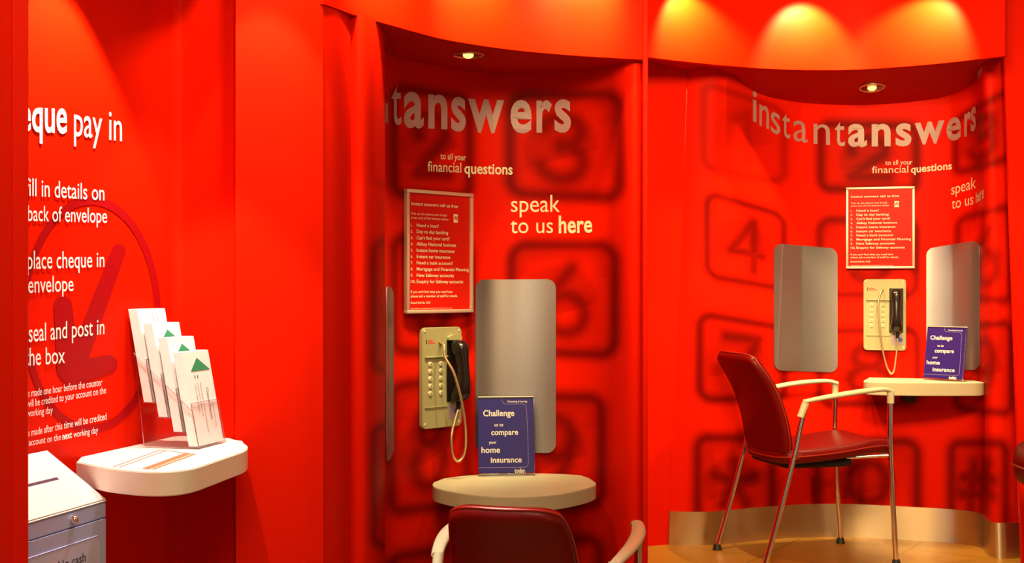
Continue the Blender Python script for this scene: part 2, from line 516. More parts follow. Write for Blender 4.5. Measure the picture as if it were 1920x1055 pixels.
def lettering(surf, parent, lines, m, off=0.0025, lo=0, hi=None, name='lettering', label=None):
    V, Fc = [], []
    for ln in lines:
        v, f = text_curved(lambda a, b_: surf.at(a, b_, off, lo, hi), *ln[:2], **ln[2])
        k = len(V); V += v; Fc += [tuple(i + k for i in q) for q in f]
    o = mesh(name, V, Fc, m, parent)
    if label: o['label'] = label
    return o

# ------------------------------------------------------------------ blurred keypad print on the alcove walls
def strokes(ch):
    def arc(cx, cy, rx, ry, a0, a1, n=14):
        return [(cx + rx * math.cos(math.radians(a0 + (a1 - a0) * i / n)), cy + ry * math.sin(math.radians(a0 + (a1 - a0) * i / n))) for i in range(n + 1)]
    D = {
        '1': [[(.40, .33), (.55, .22), (.55, .80)]],
        '2': [arc(.5, .38, .17, .16, 160, 385) + [(.33, .78)], [(.33, .78), (.70, .78)]],
        '3': [arc(.47, .37, .17, .14, 200, 450), arc(.47, .66, .19, .16, 270, 520)],
        '4': [[(.60, .82), (.60, .22), (.32, .62), (.70, .62)]],
        '5': [[(.66, .22), (.40, .22), (.37, .47)], arc(.50, .62, .18, .17, 215, 500)],
        '6': [arc(.52, .63, .18, .17, 0, 360), [(.58, .22), (.42, .42), (.345, .6)]],
        '7': [[(.32, .23), (.68, .23), (.46, .80)]],
        '8': [arc(.5, .37, .14, .135, 0, 360), arc(.5, .66, .18, .165, 0, 360)],
        '9': [arc(.48, .38, .18, .17, 0, 360), [(.655, .40), (.60, .6), (.46, .80)]],
        '0': [arc(.5, .5, .19, .23, 0, 360, 24)],
        '*': [[(.5, .26), (.5, .52)], [(.26, .44), (.5, .52)], [(.74, .44), (.5, .52)], [(.35, .76), (.5, .52)], [(.65, .76), (.5, .52)]],
        '#': [[(.42, .25), (.36, .78)], [(.63, .25), (.57, .78)], [(.27, .42), (.73, .42)], [(.25, .61), (.71, .61)]],
    }
    return D[ch]

def sdist(u, v, lines, au, av):
    d = np.full(u.shape, 1e6)
    for L in lines:
        for (x0, y0), (x1, y1) in zip(L[:-1], L[1:]):
            ax, ay, bx, by = x0 * au, y0 * av, x1 * au, y1 * av
            dx, dy = bx - ax, by - ay
            t = np.clip(((u * au - ax) * dx + (v * av - ay) * dy) / (dx * dx + dy * dy + 1e-9), 0, 1)
            d = np.minimum(d, np.hypot(u * au - ax - t * dx, v * av - ay - t * dy))
    return d

def key_print(px, py, keys):
    """darkness 0..1 of the printed, out-of-focus keys"""
    out = np.zeros(px.shape)
    for ch, (xl, xr), (ytl, ytr), (ybl, ybr), lw, amt in keys:
        u = (px - xl) / (xr - xl)
        yt = ytl + (ytr - ytl) * u; yb = ybl + (ybr - ybl) * u
        v = (py - yt) / (yb - yt)
        near = (u > -0.3) & (u < 1.3) & (v > -0.3) & (v < 1.3)
        if not near.any(): continue
        U, Vv = u[near], v[near]
        w = abs(xr - xl); h = abs(ybl - ytl)
        r = 0.14 * min(w, h) + 6
        qx = np.abs(U - .5) * w - (w / 2 - r); qy = np.abs(Vv - .5) * h - (h / 2 - r)
        sd = np.hypot(np.maximum(qx, 0), np.maximum(qy, 0)) + np.minimum(np.maximum(qx, qy), 0) - r
        line = np.exp(-((sd + 4) / lw) ** 2) * 0.80
        second = np.exp(-((sd + 26) / (lw * 0.9)) ** 2) * 0.16 * (Vv < .3)
        glow = 0.20 / (1 + np.exp((sd - 2) / 7.0)) 
        cell = np.clip(1 - np.hypot((U - .46) * w, (Vv - .55) * h) / (0.40 * min(w, h)), 0, 1)
        ring = 0.30 * np.clip(cell * 5, 0, 1) * (Vv < .62 + .3 * (.5 - U))
        ds = sdist(U, Vv, strokes(ch), w, h)
        dig = np.exp(-(ds / (lw * 1.25)) ** 2) * 0.75
        o = 1 - (1 - line) * (1 - dig) * (1 - ring) * (1 - glow) * (1 - second)
        out[near] = 1 - (1 - out[near]) * (1 - amt * o)
    return out

def paint(o, keys_fn):
    me = o.data; n = len(me.vertices)
    co = np.empty(n * 3, np.float32); me.vertices.foreach_get('co', co); co = co.reshape(-1, 3)
    # printed artwork measured on the wall: columns and rows of the print in picture units
    px = CX + F * co[:, 0] / co[:, 1]; py = HY - F * (co[:, 2] - EYE) / co[:, 1]
    val = keys_fn(px, py, co)
    a = me.attributes.new('print', 'FLOAT', 'POINT')
    a.data.foreach_set('value', val.astype(np.float32))

# ================================================================== SETTING
ZC = 2.62
structure(mesh('floor', [(0.44, -1, 0), (4.0, -1, 0), (4.0, 6.6, 0), (0.44, 6.6, 0), (0.44, -1, -0.3), (4.0, -1, -0.3), (4.0, 6.6, -0.3), (0.44, 6.6, -0.3)],
     [(0, 1, 2, 3), (7, 6, 5, 4), (0, 3, 7, 4), (1, 5, 6, 2), (0, 4, 5, 1), (3, 2, 6, 7)], M['floor']))
structure(mesh('floor', [(-2.6, -1, FLOOR_L), (0.44, -1, FLOOR_L), (0.44, 5.2, FLOOR_L), (-2.6, 5.2, FLOOR_L),
     (-2.6, -1, FLOOR_L - .05), (0.44, -1, FLOOR_L - .05), (0.44, 5.2, FLOOR_L - .05), (-2.6, 5.2, FLOOR_L - .05)],
     [(0, 1, 2, 3), (7, 6, 5, 4), (0, 3, 7, 4), (1, 5, 6, 2), (0, 4, 5, 1), (3, 2, 6, 7)], M['floor']))
structure(box('ceiling', (-2.6, -1, ZC), (4.0, 6.6, ZC + 0.05), M['ceil']))

# --- near jamb on the far left, face and angled return
def quadwall(name, pts, z0, z1, m, t=0.02):
    V = []; Fc = []
    for x, y in pts: V += [(x, y, z0), (x, y, z1)]
    for i in range(len(pts) - 1): Fc.append((2 * i, 2 * i + 2, 2 * i + 3, 2 * i + 1))
    return structure(solid(mesh(name, V, Fc, m), t))
def XY(px, d): return ((px - CX) / F * d, d)
jw = quadwall('wall_front', [XY(-400, 2.16), XY(21.5, 2.16)], FLOOR_L, ZC, M['red'], 0.015)
jw2 = quadwall('trim_1', [XY(23, 2.164), XY(52, 2.17)], FLOOR_L, ZC, M['red'], 0.008)

# --- cheque wall, corner, return
SN = Surface([[(-220, 2.13), (-20, 2.38)], [(-20, 2.38), (310, 3.18)], ], n=4, z0=FLOOR_L, ztop=ZC)
p0 = np.array(XY(52, 2.70)); p1 = np.array(XY(310, 3.245)); du = (p1 - p0) / np.linalg.norm(p1 - p0)
UW = Vector((du[0], du[1], 0)); NW = Vector((du[1], -du[0], 0))       # along the cheque wall, out of it
ps = p0 - du * 0.36
line = [tuple(ps + (p1 - ps) * i / 30) for i in range(31)]
corner = cr([p1 - du * .02, p1, np.array(XY(321, 3.277)), np.array(XY(334, 3.294)), np.array(XY(352, 3.294)), np.array(XY(392, 3.275)), np.array(XY(438, 3.245))], 6)[6:]
SN.B = np.array(line + [tuple(c) for c in corner[1:]]); SN.T = SN.B.copy(); SN.zt = np.full(len(SN.B), ZC)
wl = structure(solid(SN.build('wall_left', M['red']), 0.02))

# --- flat panel between the counter and the booth; the fascia grows out of its top
SP = Surface([[(438.5, 3.240), (442, 3.21)], [(442, 3.21), (570, 3.272)], [(570, 3.272), (606, 3.297)]], n=4, z0=FLOOR_L, ztop=ZC)
structure(solid(SP.build('wall_center', M['red']), 0.02))

# --- left booth alcove wall: return, bullnose, concave back, right hand bullnose
SEG_L = [[(606, 3.30), (632, 3.355), (657, 3.44)],
         [(657, 3.44), (658.5, 3.445)],
         [(658.5, 3.445), (670, 3.432), (686, 3.442), (703, 3.495), (715, 3.585), (721, 3.70), (721.5, 3.80), (720, 3.90), (725, 3.97), (737, 4.03), (760, 4.09), (790, 4.155), (820, 4.21), (850, 4.262), (880, 4.30),
          (910, 4.33), (940, 4.345), (970, 4.35), (1000, 4.348), (1030, 4.34), (1060, 4.325), (1090, 4.30), (1115, 4.27), (1138, 4.225), (1158, 4.17), (1176, 4.13), (1190, 4.118), (1203, 4.128)]]
SL = Surface(SEG_L, n=14, z0=FLOOR_L, ztop=1.905)
iA = int(np.argmax(SL.B[:, 1] > 3.85))           # start of the alcove proper (past the bullnose)
wbl = SL.build('wall_back', M['print'], nz=300)
structure(wbl)
KEYS_L = [('2', (735, 884), (158, 182), (368, 372), 13, 0.95), ('3', (952, 1166), (176, 172), (366, 376), 14, 0.95),
          ('5', (735, 884), (440, 452), (662, 664), 13, .9), ('6', (955, 1157), (455, 456), (662, 670), 13, .95),
          ('8', (730, 880), (722, 700), (965, 945), 14, .9), ('9', (960, 1132), (738, 742), (955, 950), 14, .95),
          ('0', (730, 880), (1040, 1020), (1260, 1240), 14, .9), ('#', (962, 1128), (1010, 1005), (1210, 1200), 14, .9)]
KEYS_LC = [('1', (692, 830), (106, 118), (350, 356), 8, .30), ('4', (697, 835), (448, 448), (700, 690), 9, .75), ('7', (697, 838), (796, 780), (1030, 1010), 10, .8)]
def keys_left(px, py, co):
    front = co[:, 1] < 3.82
    far = (np.arange(len(px)) >= iA * 301)
    return np.where(far, key_print(px, py, KEYS_L), np.where(px > 655, key_print(px, py, KEYS_LC), 0))
paint(wbl, keys_left)

# --- end post between the booths
structure(box('wall_partition', (XY(1205, 4.088)[0], 4.088, FLOOR_L), (XY(1215, 4.088)[0], 5.75, ZC), M['red'], None, 0.004))

# --- fascias (concave in plan) over both booths
HL = [(px, F * (1.90 - EYE) / (HY - y)) for px, y in ((606, 7), (660, 26), (700, 38), (740, 49), (790, 63), (840, 75), (920, 88), (1000, 97.5), (1100, 105.5), (1205, 111.5))]
SHL = Surface([HL], n=8, z0=1.90, ztop=ZC)
structure(solid(SHL.build('trim_2', M['red']), 0.03))
HR = [(px, F * (2.11 - EYE) / (HY - y)) for px, y in ((1120, 95), (1215, 107), (1300, 117), (1400, 126), (1470, 130), (1530, 131), (1590, 130.5), (1650, 128), (1760, 119), (1884, 105))]
SHR = Surface([HR], n=8, z0=2.11, ztop=ZC)
structure(solid(SHR.build('trim_3', M['red']), 0.03))

# unseen canopy added to keep fill light off the upper cheque counter bay
structure(box('ceiling', (-1.5, 1.96, 2.065), (-0.70, 3.20, 2.09), M['soffit']))
# left soffit: flat board behind the fascia
sof = [(p[0], p[1] + 0.012) for p in SHL.B] + [(0.43, 4.6), (-0.55, 4.6), (-0.55, 3.35)]
structure(prism('ceiling', sof, 1.8995, 1.93, M['soffit']))

# --- right booth alcove wall (slightly battered), with its sloping soffit
SEG_R = [[(1150, 5.76), (1205, 5.80), (1252, 5.845)], [(1252, 5.845), (1253.5, 5.85)],
         [(1253.5, 5.85), (1275, 5.838), (1300, 5.832), (1325, 5.835), (1350, 5.855), (1375, 5.885), (1400, 5.92), (1430, 5.955), (1481, 6.0), (1540, 6.025), (1600, 6.02), (1660, 5.985), (1710, 5.95),
          (1755, 5.915), (1795, 5.875), (1822, 5.835), (1838, 5.79), (1846, 5.74), (1851, 5.67), (1857, 5.60), (1867, 5.56), (1882, 5.545), (1898, 5.547), (1912, 5.56)]]
DXT = [(1150, 40), (1253, 37), (1300, 26), (1342, 14), (1400, 6), (1450, 2), (1560, 0), (1750, -4), (1830, -9), (1852, -14), (1872, -23), (1890, -26), (1912, -29)]
SR = Surface(SEG_R, n=14, top_dx=DXT, z0=0.0, ztop=2.1, top_dd=[(1150, -.2), (1350, -.22), (1430, -.08), (1500, 0), (1790, 0), (1840, -.05), (1912, -.06)])
SR.set_top_px([(1190, 96), (1215, 112), (1250, 121), (1289, 131), (1310, 126), (1331, 124), (1352, 128), (1380, 142), (1398, 160), (1420, 176), (1450, 186), (1492, 193), (1560, 198), (1612, 199), (1690, 195), (1762, 186), (1800, 174), (1822, 160), (1834, 142), (1843, 124), (1855, 112), (1870, 107), (1884, 106)])
wbr = SR.build('wall_back', M['print'], nz=330, over=0.03)
structure(wbr)
KEYS_R = [('1', (1315, 1474), (150, 205), (318, 346), 9, .55), ('2', (1535, 1722), (228, 232), (358, 362), 11, .95), ('3', (1788, 1900), (222, 160), (330, 300), 9, .85),
          ('4', (1322, 1474), (356, 402), (520, 546), 10, .95), ('5', (1533, 1722), (408, 410), (556, 558), 10, .85), ('6', (1792, 1900), (408, 380), (560, 570), 9, .8),
          ('7', (1308, 1474), (583, 612), (752, 752), 11, .95), ('8', (1533, 1724), (617, 613), (762, 758), 10, .9), ('9', (1790, 1900), (610, 600), (770, 780), 9, .85),
          ('*', (1304, 1452), (815, 820), (985, 985), 12, .95), ('0', (1530, 1724), (822, 824), (985, 985), 12, .95), ('#', (1780, 1890), (826, 826), (985, 1000), 12, .95)]
paint(wbr, lambda px, py, co: key_print(px, py, KEYS_R))
iK = int(np.argmax(SR.pxb >= 1252.5))
base = SR.build('baseboard_back', M['skirt'], nz=1, i0=iK, zbot=0.0, ztop=0.155, off=0.008)
structure(solid(base, 0.007))
# soffit of the right booth
V, Fc = [], []
pxs = np.linspace(1192, 1884, 90)
hpx = CX + F * SHR.B[:, 0] / SHR.B[:, 1]
tpx = CX + F * SR.T[:, 0] / SR.T[:, 1]
for q in pxs:
    a = (np.interp(q, hpx, SHR.B[:, 0]), np.interp(q, hpx, SHR.B[:, 1]) + 0.012, 2.1095)
    c = (np.interp(q, tpx, SR.T[:, 0]), np.interp(q, tpx, SR.T[:, 1]) + 0.03, float(np.interp(q, tpx, SR.zt)) - 0.0005)
    V += [a, c]
for i in range(len(pxs) - 1): Fc.append((2 * i, 2 * i + 1, 2 * i + 3, 2 * i + 2))
sofr = mesh('ceiling', V, Fc, M['soffit'], None, True)
structure(solid(sofr, 0.02, -1))

# --- panel at the far right, leaning a touch like the column beside it
def pz(px_t, px_b, z): # x on the leaning edge
    w = z / ZC
    return XY(px_b, 5.42)[0] * (1 - w) + XY(px_t, 5.42)[0] * w
pr = mesh('wall_right', [(pz(1876, 1917, 0), 5.42, 0), (2.7, 5.42, 0), (2.7, 5.42, ZC), (pz(1876, 1917, ZC), 5.42, ZC)], [(0, 1, 2, 3)], M['red'])
structure(solid(pr, 0.02))

# ================================================================== LETTERING ON THE WALLS
def L(body, a, b_, **k): return (body, [(0, *a), (1, *b_)], k)
lettering(SN, wl, [
    L('que', (60, 245, 203), (124, 249, 206), bold=0.018, ref='x', prefix='che'),
    L('pay in', (137, 254, 215), (227, 264.5, 228.5), ref='x', bold=0.004),
    L('ill in details on', (55, 367, 334), (194, 375.5, 347), prefix='f', bold=0.004),
    L('ack of envelope', (61, 414, 385), (199, 417.5, 391), prefix='b', bold=0.004),
    L('lace cheque in', (61, 504, 470), (194, 500, 472), prefix='p', bold=0.004),
    L('envelope', (51, 549, 517), (136, 545, 517), bold=0.004),
    L('eal and post in', (61, 640, 606), (194, 626, 597), prefix='s', bold=0.004),
    L('he box', (54, 685, 652), (120, 680, 650), prefix='t', bold=0.004),
    L('s made one hour before the counter', (51, 744, 730), (190, 722, 709), prefix='Deposit'),
    L('ill be credited to your account on the', (56, 762, 748.5), (197, 737, 724), prefix='w'),
    L('orking day', (56, 780, 767), (97, 774, 761), prefix='w'),
    L('s made after this time will be credited', (51, 818, 804.5), (198, 786, 773), prefix='Deposit'),
    L('account on the', (52, 835.5, 823), (112, 824.5, 812)),
    L('next', (115, 824, 811.5), (133, 820, 808), bold=0.022),
    L('working day', (136, 820, 808), (182, 811, 799)),
], M['white'])
# ring with a down-left arrow, in a darker red
V, Fc = [], []
n = 72
for i in range(n):
    a = 2 * math.pi * i / n
    for rx, ry in ((131, 222), (119, 206)):
        V.append(SN.at(170 + rx * math.cos(a), 590 + ry * math.sin(a), 0.0012))
for i in range(n):
    j = (i + 1) % n; Fc.append((2 * i, 2 * j, 2 * j + 1, 2 * i + 1))
def capsule(x0, y0, x1, y1, w0, w1, off):
    k = len(V); ang = math.atan2(y1 - y0, x1 - x0); c = []
    for i in range(13):
        t = ang + math.pi / 2 + math.pi * i / 12; c.append((x0 + w0 * math.cos(t), y0 + w0 * math.sin(t)))
    for i in range(13):
        t = ang - math.pi / 2 + math.pi * i / 12; c.append((x1 + w1 * math.cos(t), y1 + w1 * math.sin(t)))
    for p in c: V.append(SN.at(p[0], p[1], off))
    Fc.append(tuple(range(k, k + 26)))
capsule(222, 470, 140, 690, 13, 18, 0.0010)
capsule(117, 572, 128, 692, 17, 22, 0.0014)
capsule(134, 700, 202, 682, 22, 17, 0.0018)
mesh('printed_emblem', V, Fc, M['mark'], wl)['label'] = 'dark red ring with a down-left arrow'

# left booth wall
def letters(rows):
    return [(ch, [(0, xl, yb0, yt0), (1, xr, yb1, yt1)], dict(ref='x', bold=bo)) for ch, xl, xr, yb0, yb1, yt0, yt1, bo in rows]
BO = 0.026
lettering(SL, wbl, letters([('n', 697, 726, 229, 230, 172, 173, 0.006), ('t', 733, 751.5, 232.5, 233, 174, 175, 0.006), ('a', 756, 793.5, 235.5, 236.5, 176, 178, BO), ('n', 802, 838, 237.5, 239.5, 180, 183, BO), ('s', 845, 872.5, 242, 243, 185, 187, BO),
    ('w', 877, 945, 244, 246, 188, 191, BO), ('e', 957, 997, 246, 246, 191, 192, BO), ('r', 1006, 1035, 245.5, 245.5, 192, 192, BO), ('s', 1040, 1071, 245, 244.5, 191, 190, BO)]), M['pinkgrey'], lo=iA)
lettering(SL, wbl, [
    L('to all your', (825, 298, 286), (873, 301, 289.5)),
    L('financial', (801, 321, 302), (864, 323.5, 305)),
    L('questions', (870, 325, 305), (961, 327, 308), bold=0.020)], M['cream'], lo=iA)
lettering(SL, wbl, [
    L('speak', (958, 397, 367), (1050, 397, 365)),
    L('to us', (957, 437, 407), (1037, 436.5, 407)),
    L('here', (1048, 436.5, 405), (1111, 435, 404), bold=0.022)], M['cream'], lo=iA)

# right booth wall
lettering(SR, wbr, letters([('i', 1410.5, 1418, 226, 229, 187, 190, 0.012), ('n', 1423, 1441, 234.5, 242, 196, 203, 0.008), ('s', 1444.5, 1462, 246.5, 253.5, 209, 216, 0.004), ('t', 1466, 1481, 256, 260, 219, 223, 0.002), ('a', 1487, 1514, 263, 268, 225, 230, 0.0),
    ('n', 1525, 1556, 269.5, 272, 232, 235, 0.0), ('t', 1565, 1584, 273, 273.5, 237, 237, 0.002), ('a', 1590, 1625.5, 272.5, 273, 235, 235, BO), ('n', 1634.5, 1670, 272.5, 272, 235, 235, BO), ('s', 1679.5, 1709, 272, 271, 235, 233, BO), ('w', 1715, 1771, 270, 264.5, 233, 227.5, BO),
    ('e', 1775, 1802.5, 263.5, 258, 226, 220, BO), ('r', 1809, 1821, 255, 250, 217, 210, BO), ('s', 1821, 1831, 246, 239.5, 207, 199.5, BO)]), M['pinkgrey'])
lettering(SR, wbr, [
    L('to all your', (1660, 309, 300.5), (1711, 308, 299)),
    L('financial', (1635, 324.5, 312), (1703, 323.5, 310.5)),
    L('questions', (1708, 324, 311), (1785, 317, 303.5), bold=0.020)], M['cream'])
lettering(SR, wbr, [
    L('speak', (1784, 365, 346), (1831, 352, 330)),
    L('to us', (1785, 392, 372), (1826, 382.5, 362)),
    L('here', (1831, 380, 361), (1846, 371, 345), bold=0.022)], M['cream'])

# fine dark joint where the flat cheek meets the right booth's bullnose
jt = [Vector((*SR.B[iK], 0.155)), Vector((SR.B[iK][0] + (SR.T[iK] - SR.B[iK])[0] * .95, SR.B[iK][1] + (SR.T[iK] - SR.B[iK])[1] * .95, SR.zt[iK] * .96))]
structure(mesh('trim_6', [jt[0] + Vector((-.002, -.004, 0)), jt[0] + Vector((.002, -.004, 0)), jt[1] + Vector((.002, -.004, 0)), jt[1] + Vector((-.002, -.004, 0)),
    jt[0] + Vector((-.002, .004, 0)), jt[0] + Vector((.002, .004, 0)), jt[1] + Vector((.002, .004, 0)), jt[1] + Vector((-.002, .004, 0))],
    [(0, 1, 2, 3), (7, 6, 5, 4), (0, 4, 5, 1), (1, 5, 6, 2), (2, 6, 7, 3), (3, 7, 4, 0)], mat('joint_red', (0.40, 0.006, 0.0006), 0.5)))

# ================================================================== PERFORATED PANELS
def wall_panel(surf, x0, x1, ytl, ytr, ybl, ybr, rpx, label, lo=0, off=0.006):
    xs = sorted(set(list(np.linspace(x0, x1, 40)) + [x0 + rpx * (1 - math.cos(t)) for t in np.linspace(0, math.pi / 2, 9)] + [x1 - rpx * (1 - math.cos(t)) for t in np.linspace(0, math.pi / 2, 9)]))
    nz = 8; V = []; Fc = []
    for x in xs:
        u = (x - x0) / (x1 - x0)
        e = min(x - x0, x1 - x)
        dr = 0 if e >= rpx else rpx - math.sqrt(max(0, rpx ** 2 - (rpx - e) ** 2))
        yt = ytl + (ytr - ytl) * u + dr; yb = ybl + (ybr - ybl) * u - dr
        for k in range(nz + 1): V.append(surf.at(x, yb + (yt - yb) * k / nz, off, lo))
    for i in range(len(xs) - 1):
        for k in range(nz):
            q = i * (nz + 1) + k; Fc.append((q, q + nz + 1, q + nz + 2, q + 1))
    o = mesh('steel_panel', V, Fc, M['perf'], None, True)
    solid(o, 0.004)
    return tag(o, label, 'wall panel', 'perforated steel panels set in the booth walls')

wall_panel(SL, 890, 1043, 524, 523, 846, 849, 18, 'grey perforated steel panel behind the blue sign in the left booth', iA)
wall_panel(SL, 722.5, 735, 531, 543, 871, 850, 9, 'sliver of steel panel at the left edge of the left booth wall', iA)
wall_panel(SR, 1450, 1570, 456, 466, 694, 698, 15, 'pale perforated steel panel behind the chair, left of the wall phone')
wall_panel(SR, 1737, 1838, 466, 450, 690, 694, 13, 'bronze-looking perforated steel panel behind the blue sign on the far shelf')

# ================================================================== NOTICE BOARDS
NOTICE = [('Instant answers call us free', .075, .127, .0260, .012, .70), ('Pick up the phone and simply', .075, .203, .0185, 0, .53), ('press one of the buttons below', .075, .236, .0185, 0, .555)]
LIST = ['Need a loan?', 'Day to day banking', "Can't find your card?", 'Abbey National business', 'Instant home insurance', 'Instant car insurance', 'Need a bank account?', 'Mortgage and Financial Planning', 'New Safeway accounts', 'Enquiry for Safeway accounts']
LW = [.325, .47, .49, .59, .565, .50, .535, .79, .555, .70]
def notice_board(surf, xl, xr, yt, yb, label, lo=0, wfac=1.0):
    a, c = surf.at(xl, (yt + yb) / 2, 0, lo), surf.at(xr, (yt + yb) / 2, 0, lo)
    ex = Vector((c.x - a.x, c.y - a.y, 0)); w = ex.length; ex.normalize()
    mid = (a + c) / 2
    h = (yb - yt) / F * (a.y + c.y) / 2
    zc = mid.z
    rz = math.atan2(ex.y, ex.x)
    out = Vector((ex.y, -ex.x, 0))
    r = empty('notice_board', mid + out * 0.004, (0, 0, rz))
    tag(r, label, 'notice board', 'framed call notices above the wall phones')
    t = 0.0115
    W2, H2 = w / 2, h / 2
    bm = bmesh.new()
    for lo_, hi_ in (((-W2, -.018, -H2), (W2, 0, -H2 + t)), ((-W2, -.018, H2 - t), (W2, 0, H2)), ((-W2, -.018, -H2 + t), (-W2 + t, 0, H2 - t)), ((W2 - t, -.018, -H2 + t), (W2, 0, H2 - t))):
        bm_box(bm, lo_, hi_, 0.0022, 2)
    auto_smooth(from_bm('frame', bm, M['frame'], r))
    poster = box('poster', (-W2 + t * .8, -.010, -H2 + t * .8), (W2 - t * .8, -.002, H2 - t * .8), M['poster'], r)
    it = []
    for s, x, y, ch, bo, wd_ in NOTICE: it.append((s, -W2 + x * w, H2 - y * h, ch * h, bo, wd_ * w, 'l'))
    for i, s in enumerate(LIST):
        z = H2 - (.300 + i * .0505) * h
        num = f'{i + 1}.'
        it.append((num, -W2 + .07 * w, z, .0235 * h, .008, None if i < 9 else .068 * w, 'l'))
        it.append((s, -W2 + .155 * w, z, .0265 * h, .010, LW[i] * w, 'l'))
    it.append(("If you can't find what you need here", -W2 + .07 * w, H2 - .835 * h, .0205 * h, .006, .62 * w, 'l'))
    it.append(('please ask a member of staff for details.', -W2 + .07 * w, H2 - .870 * h, .0205 * h, .006, .70 * w, 'l'))
    it.append(('Branch Ref No. 5159', -W2 + .07 * w, H2 - .922 * h, .0180 * h, .014, .285 * w, 'l'))
    it.append(('Abbey National plc, registered office and details of all services are on request', -W2 + .07 * w, H2 - .963 * h, .008 * h, 0, .62 * w, 'l'))
    for part in (it[:1], it[1:3], it[3:-4], it[-4:-2], it[-2:-1], it[-1:]):
        V, Fc = text_flat(part)
        mesh('lettering', [(p[0], -.0112, p[2]) for p in V], Fc, M['cream'], poster)
    # little square symbol with a hooked stroke
    s = .065 * w; cx, cz = -W2 + .74 * w, H2 - .215 * h
    sym = mesh('symbol', [(cx - s / 2, -.0112, cz - s * .7), (cx + s / 2, -.0112, cz - s * .7), (cx + s / 2, -.0112, cz + s * .7), (cx - s / 2, -.0112, cz + s * .7)], [(0, 1, 2, 3)], M['cream'], poster)
    tube('symbol_stroke', [(cx + s * q[0], -.0116, cz + s * q[1]) for q in ((-.3, -.2), (-.05, .3), (.3, .25), (.2, -.3))], .0022, M['poster'], poster, 6)
    return r
notice_board(SL, 755, 879.5, 359, 586.5, 'silver framed red notice of ten questions, large, in the left booth', iA)
notice_board(SR, 1586, 1715, 350.5, 503.5, 'gold framed red notice of ten questions above the far wall phone')

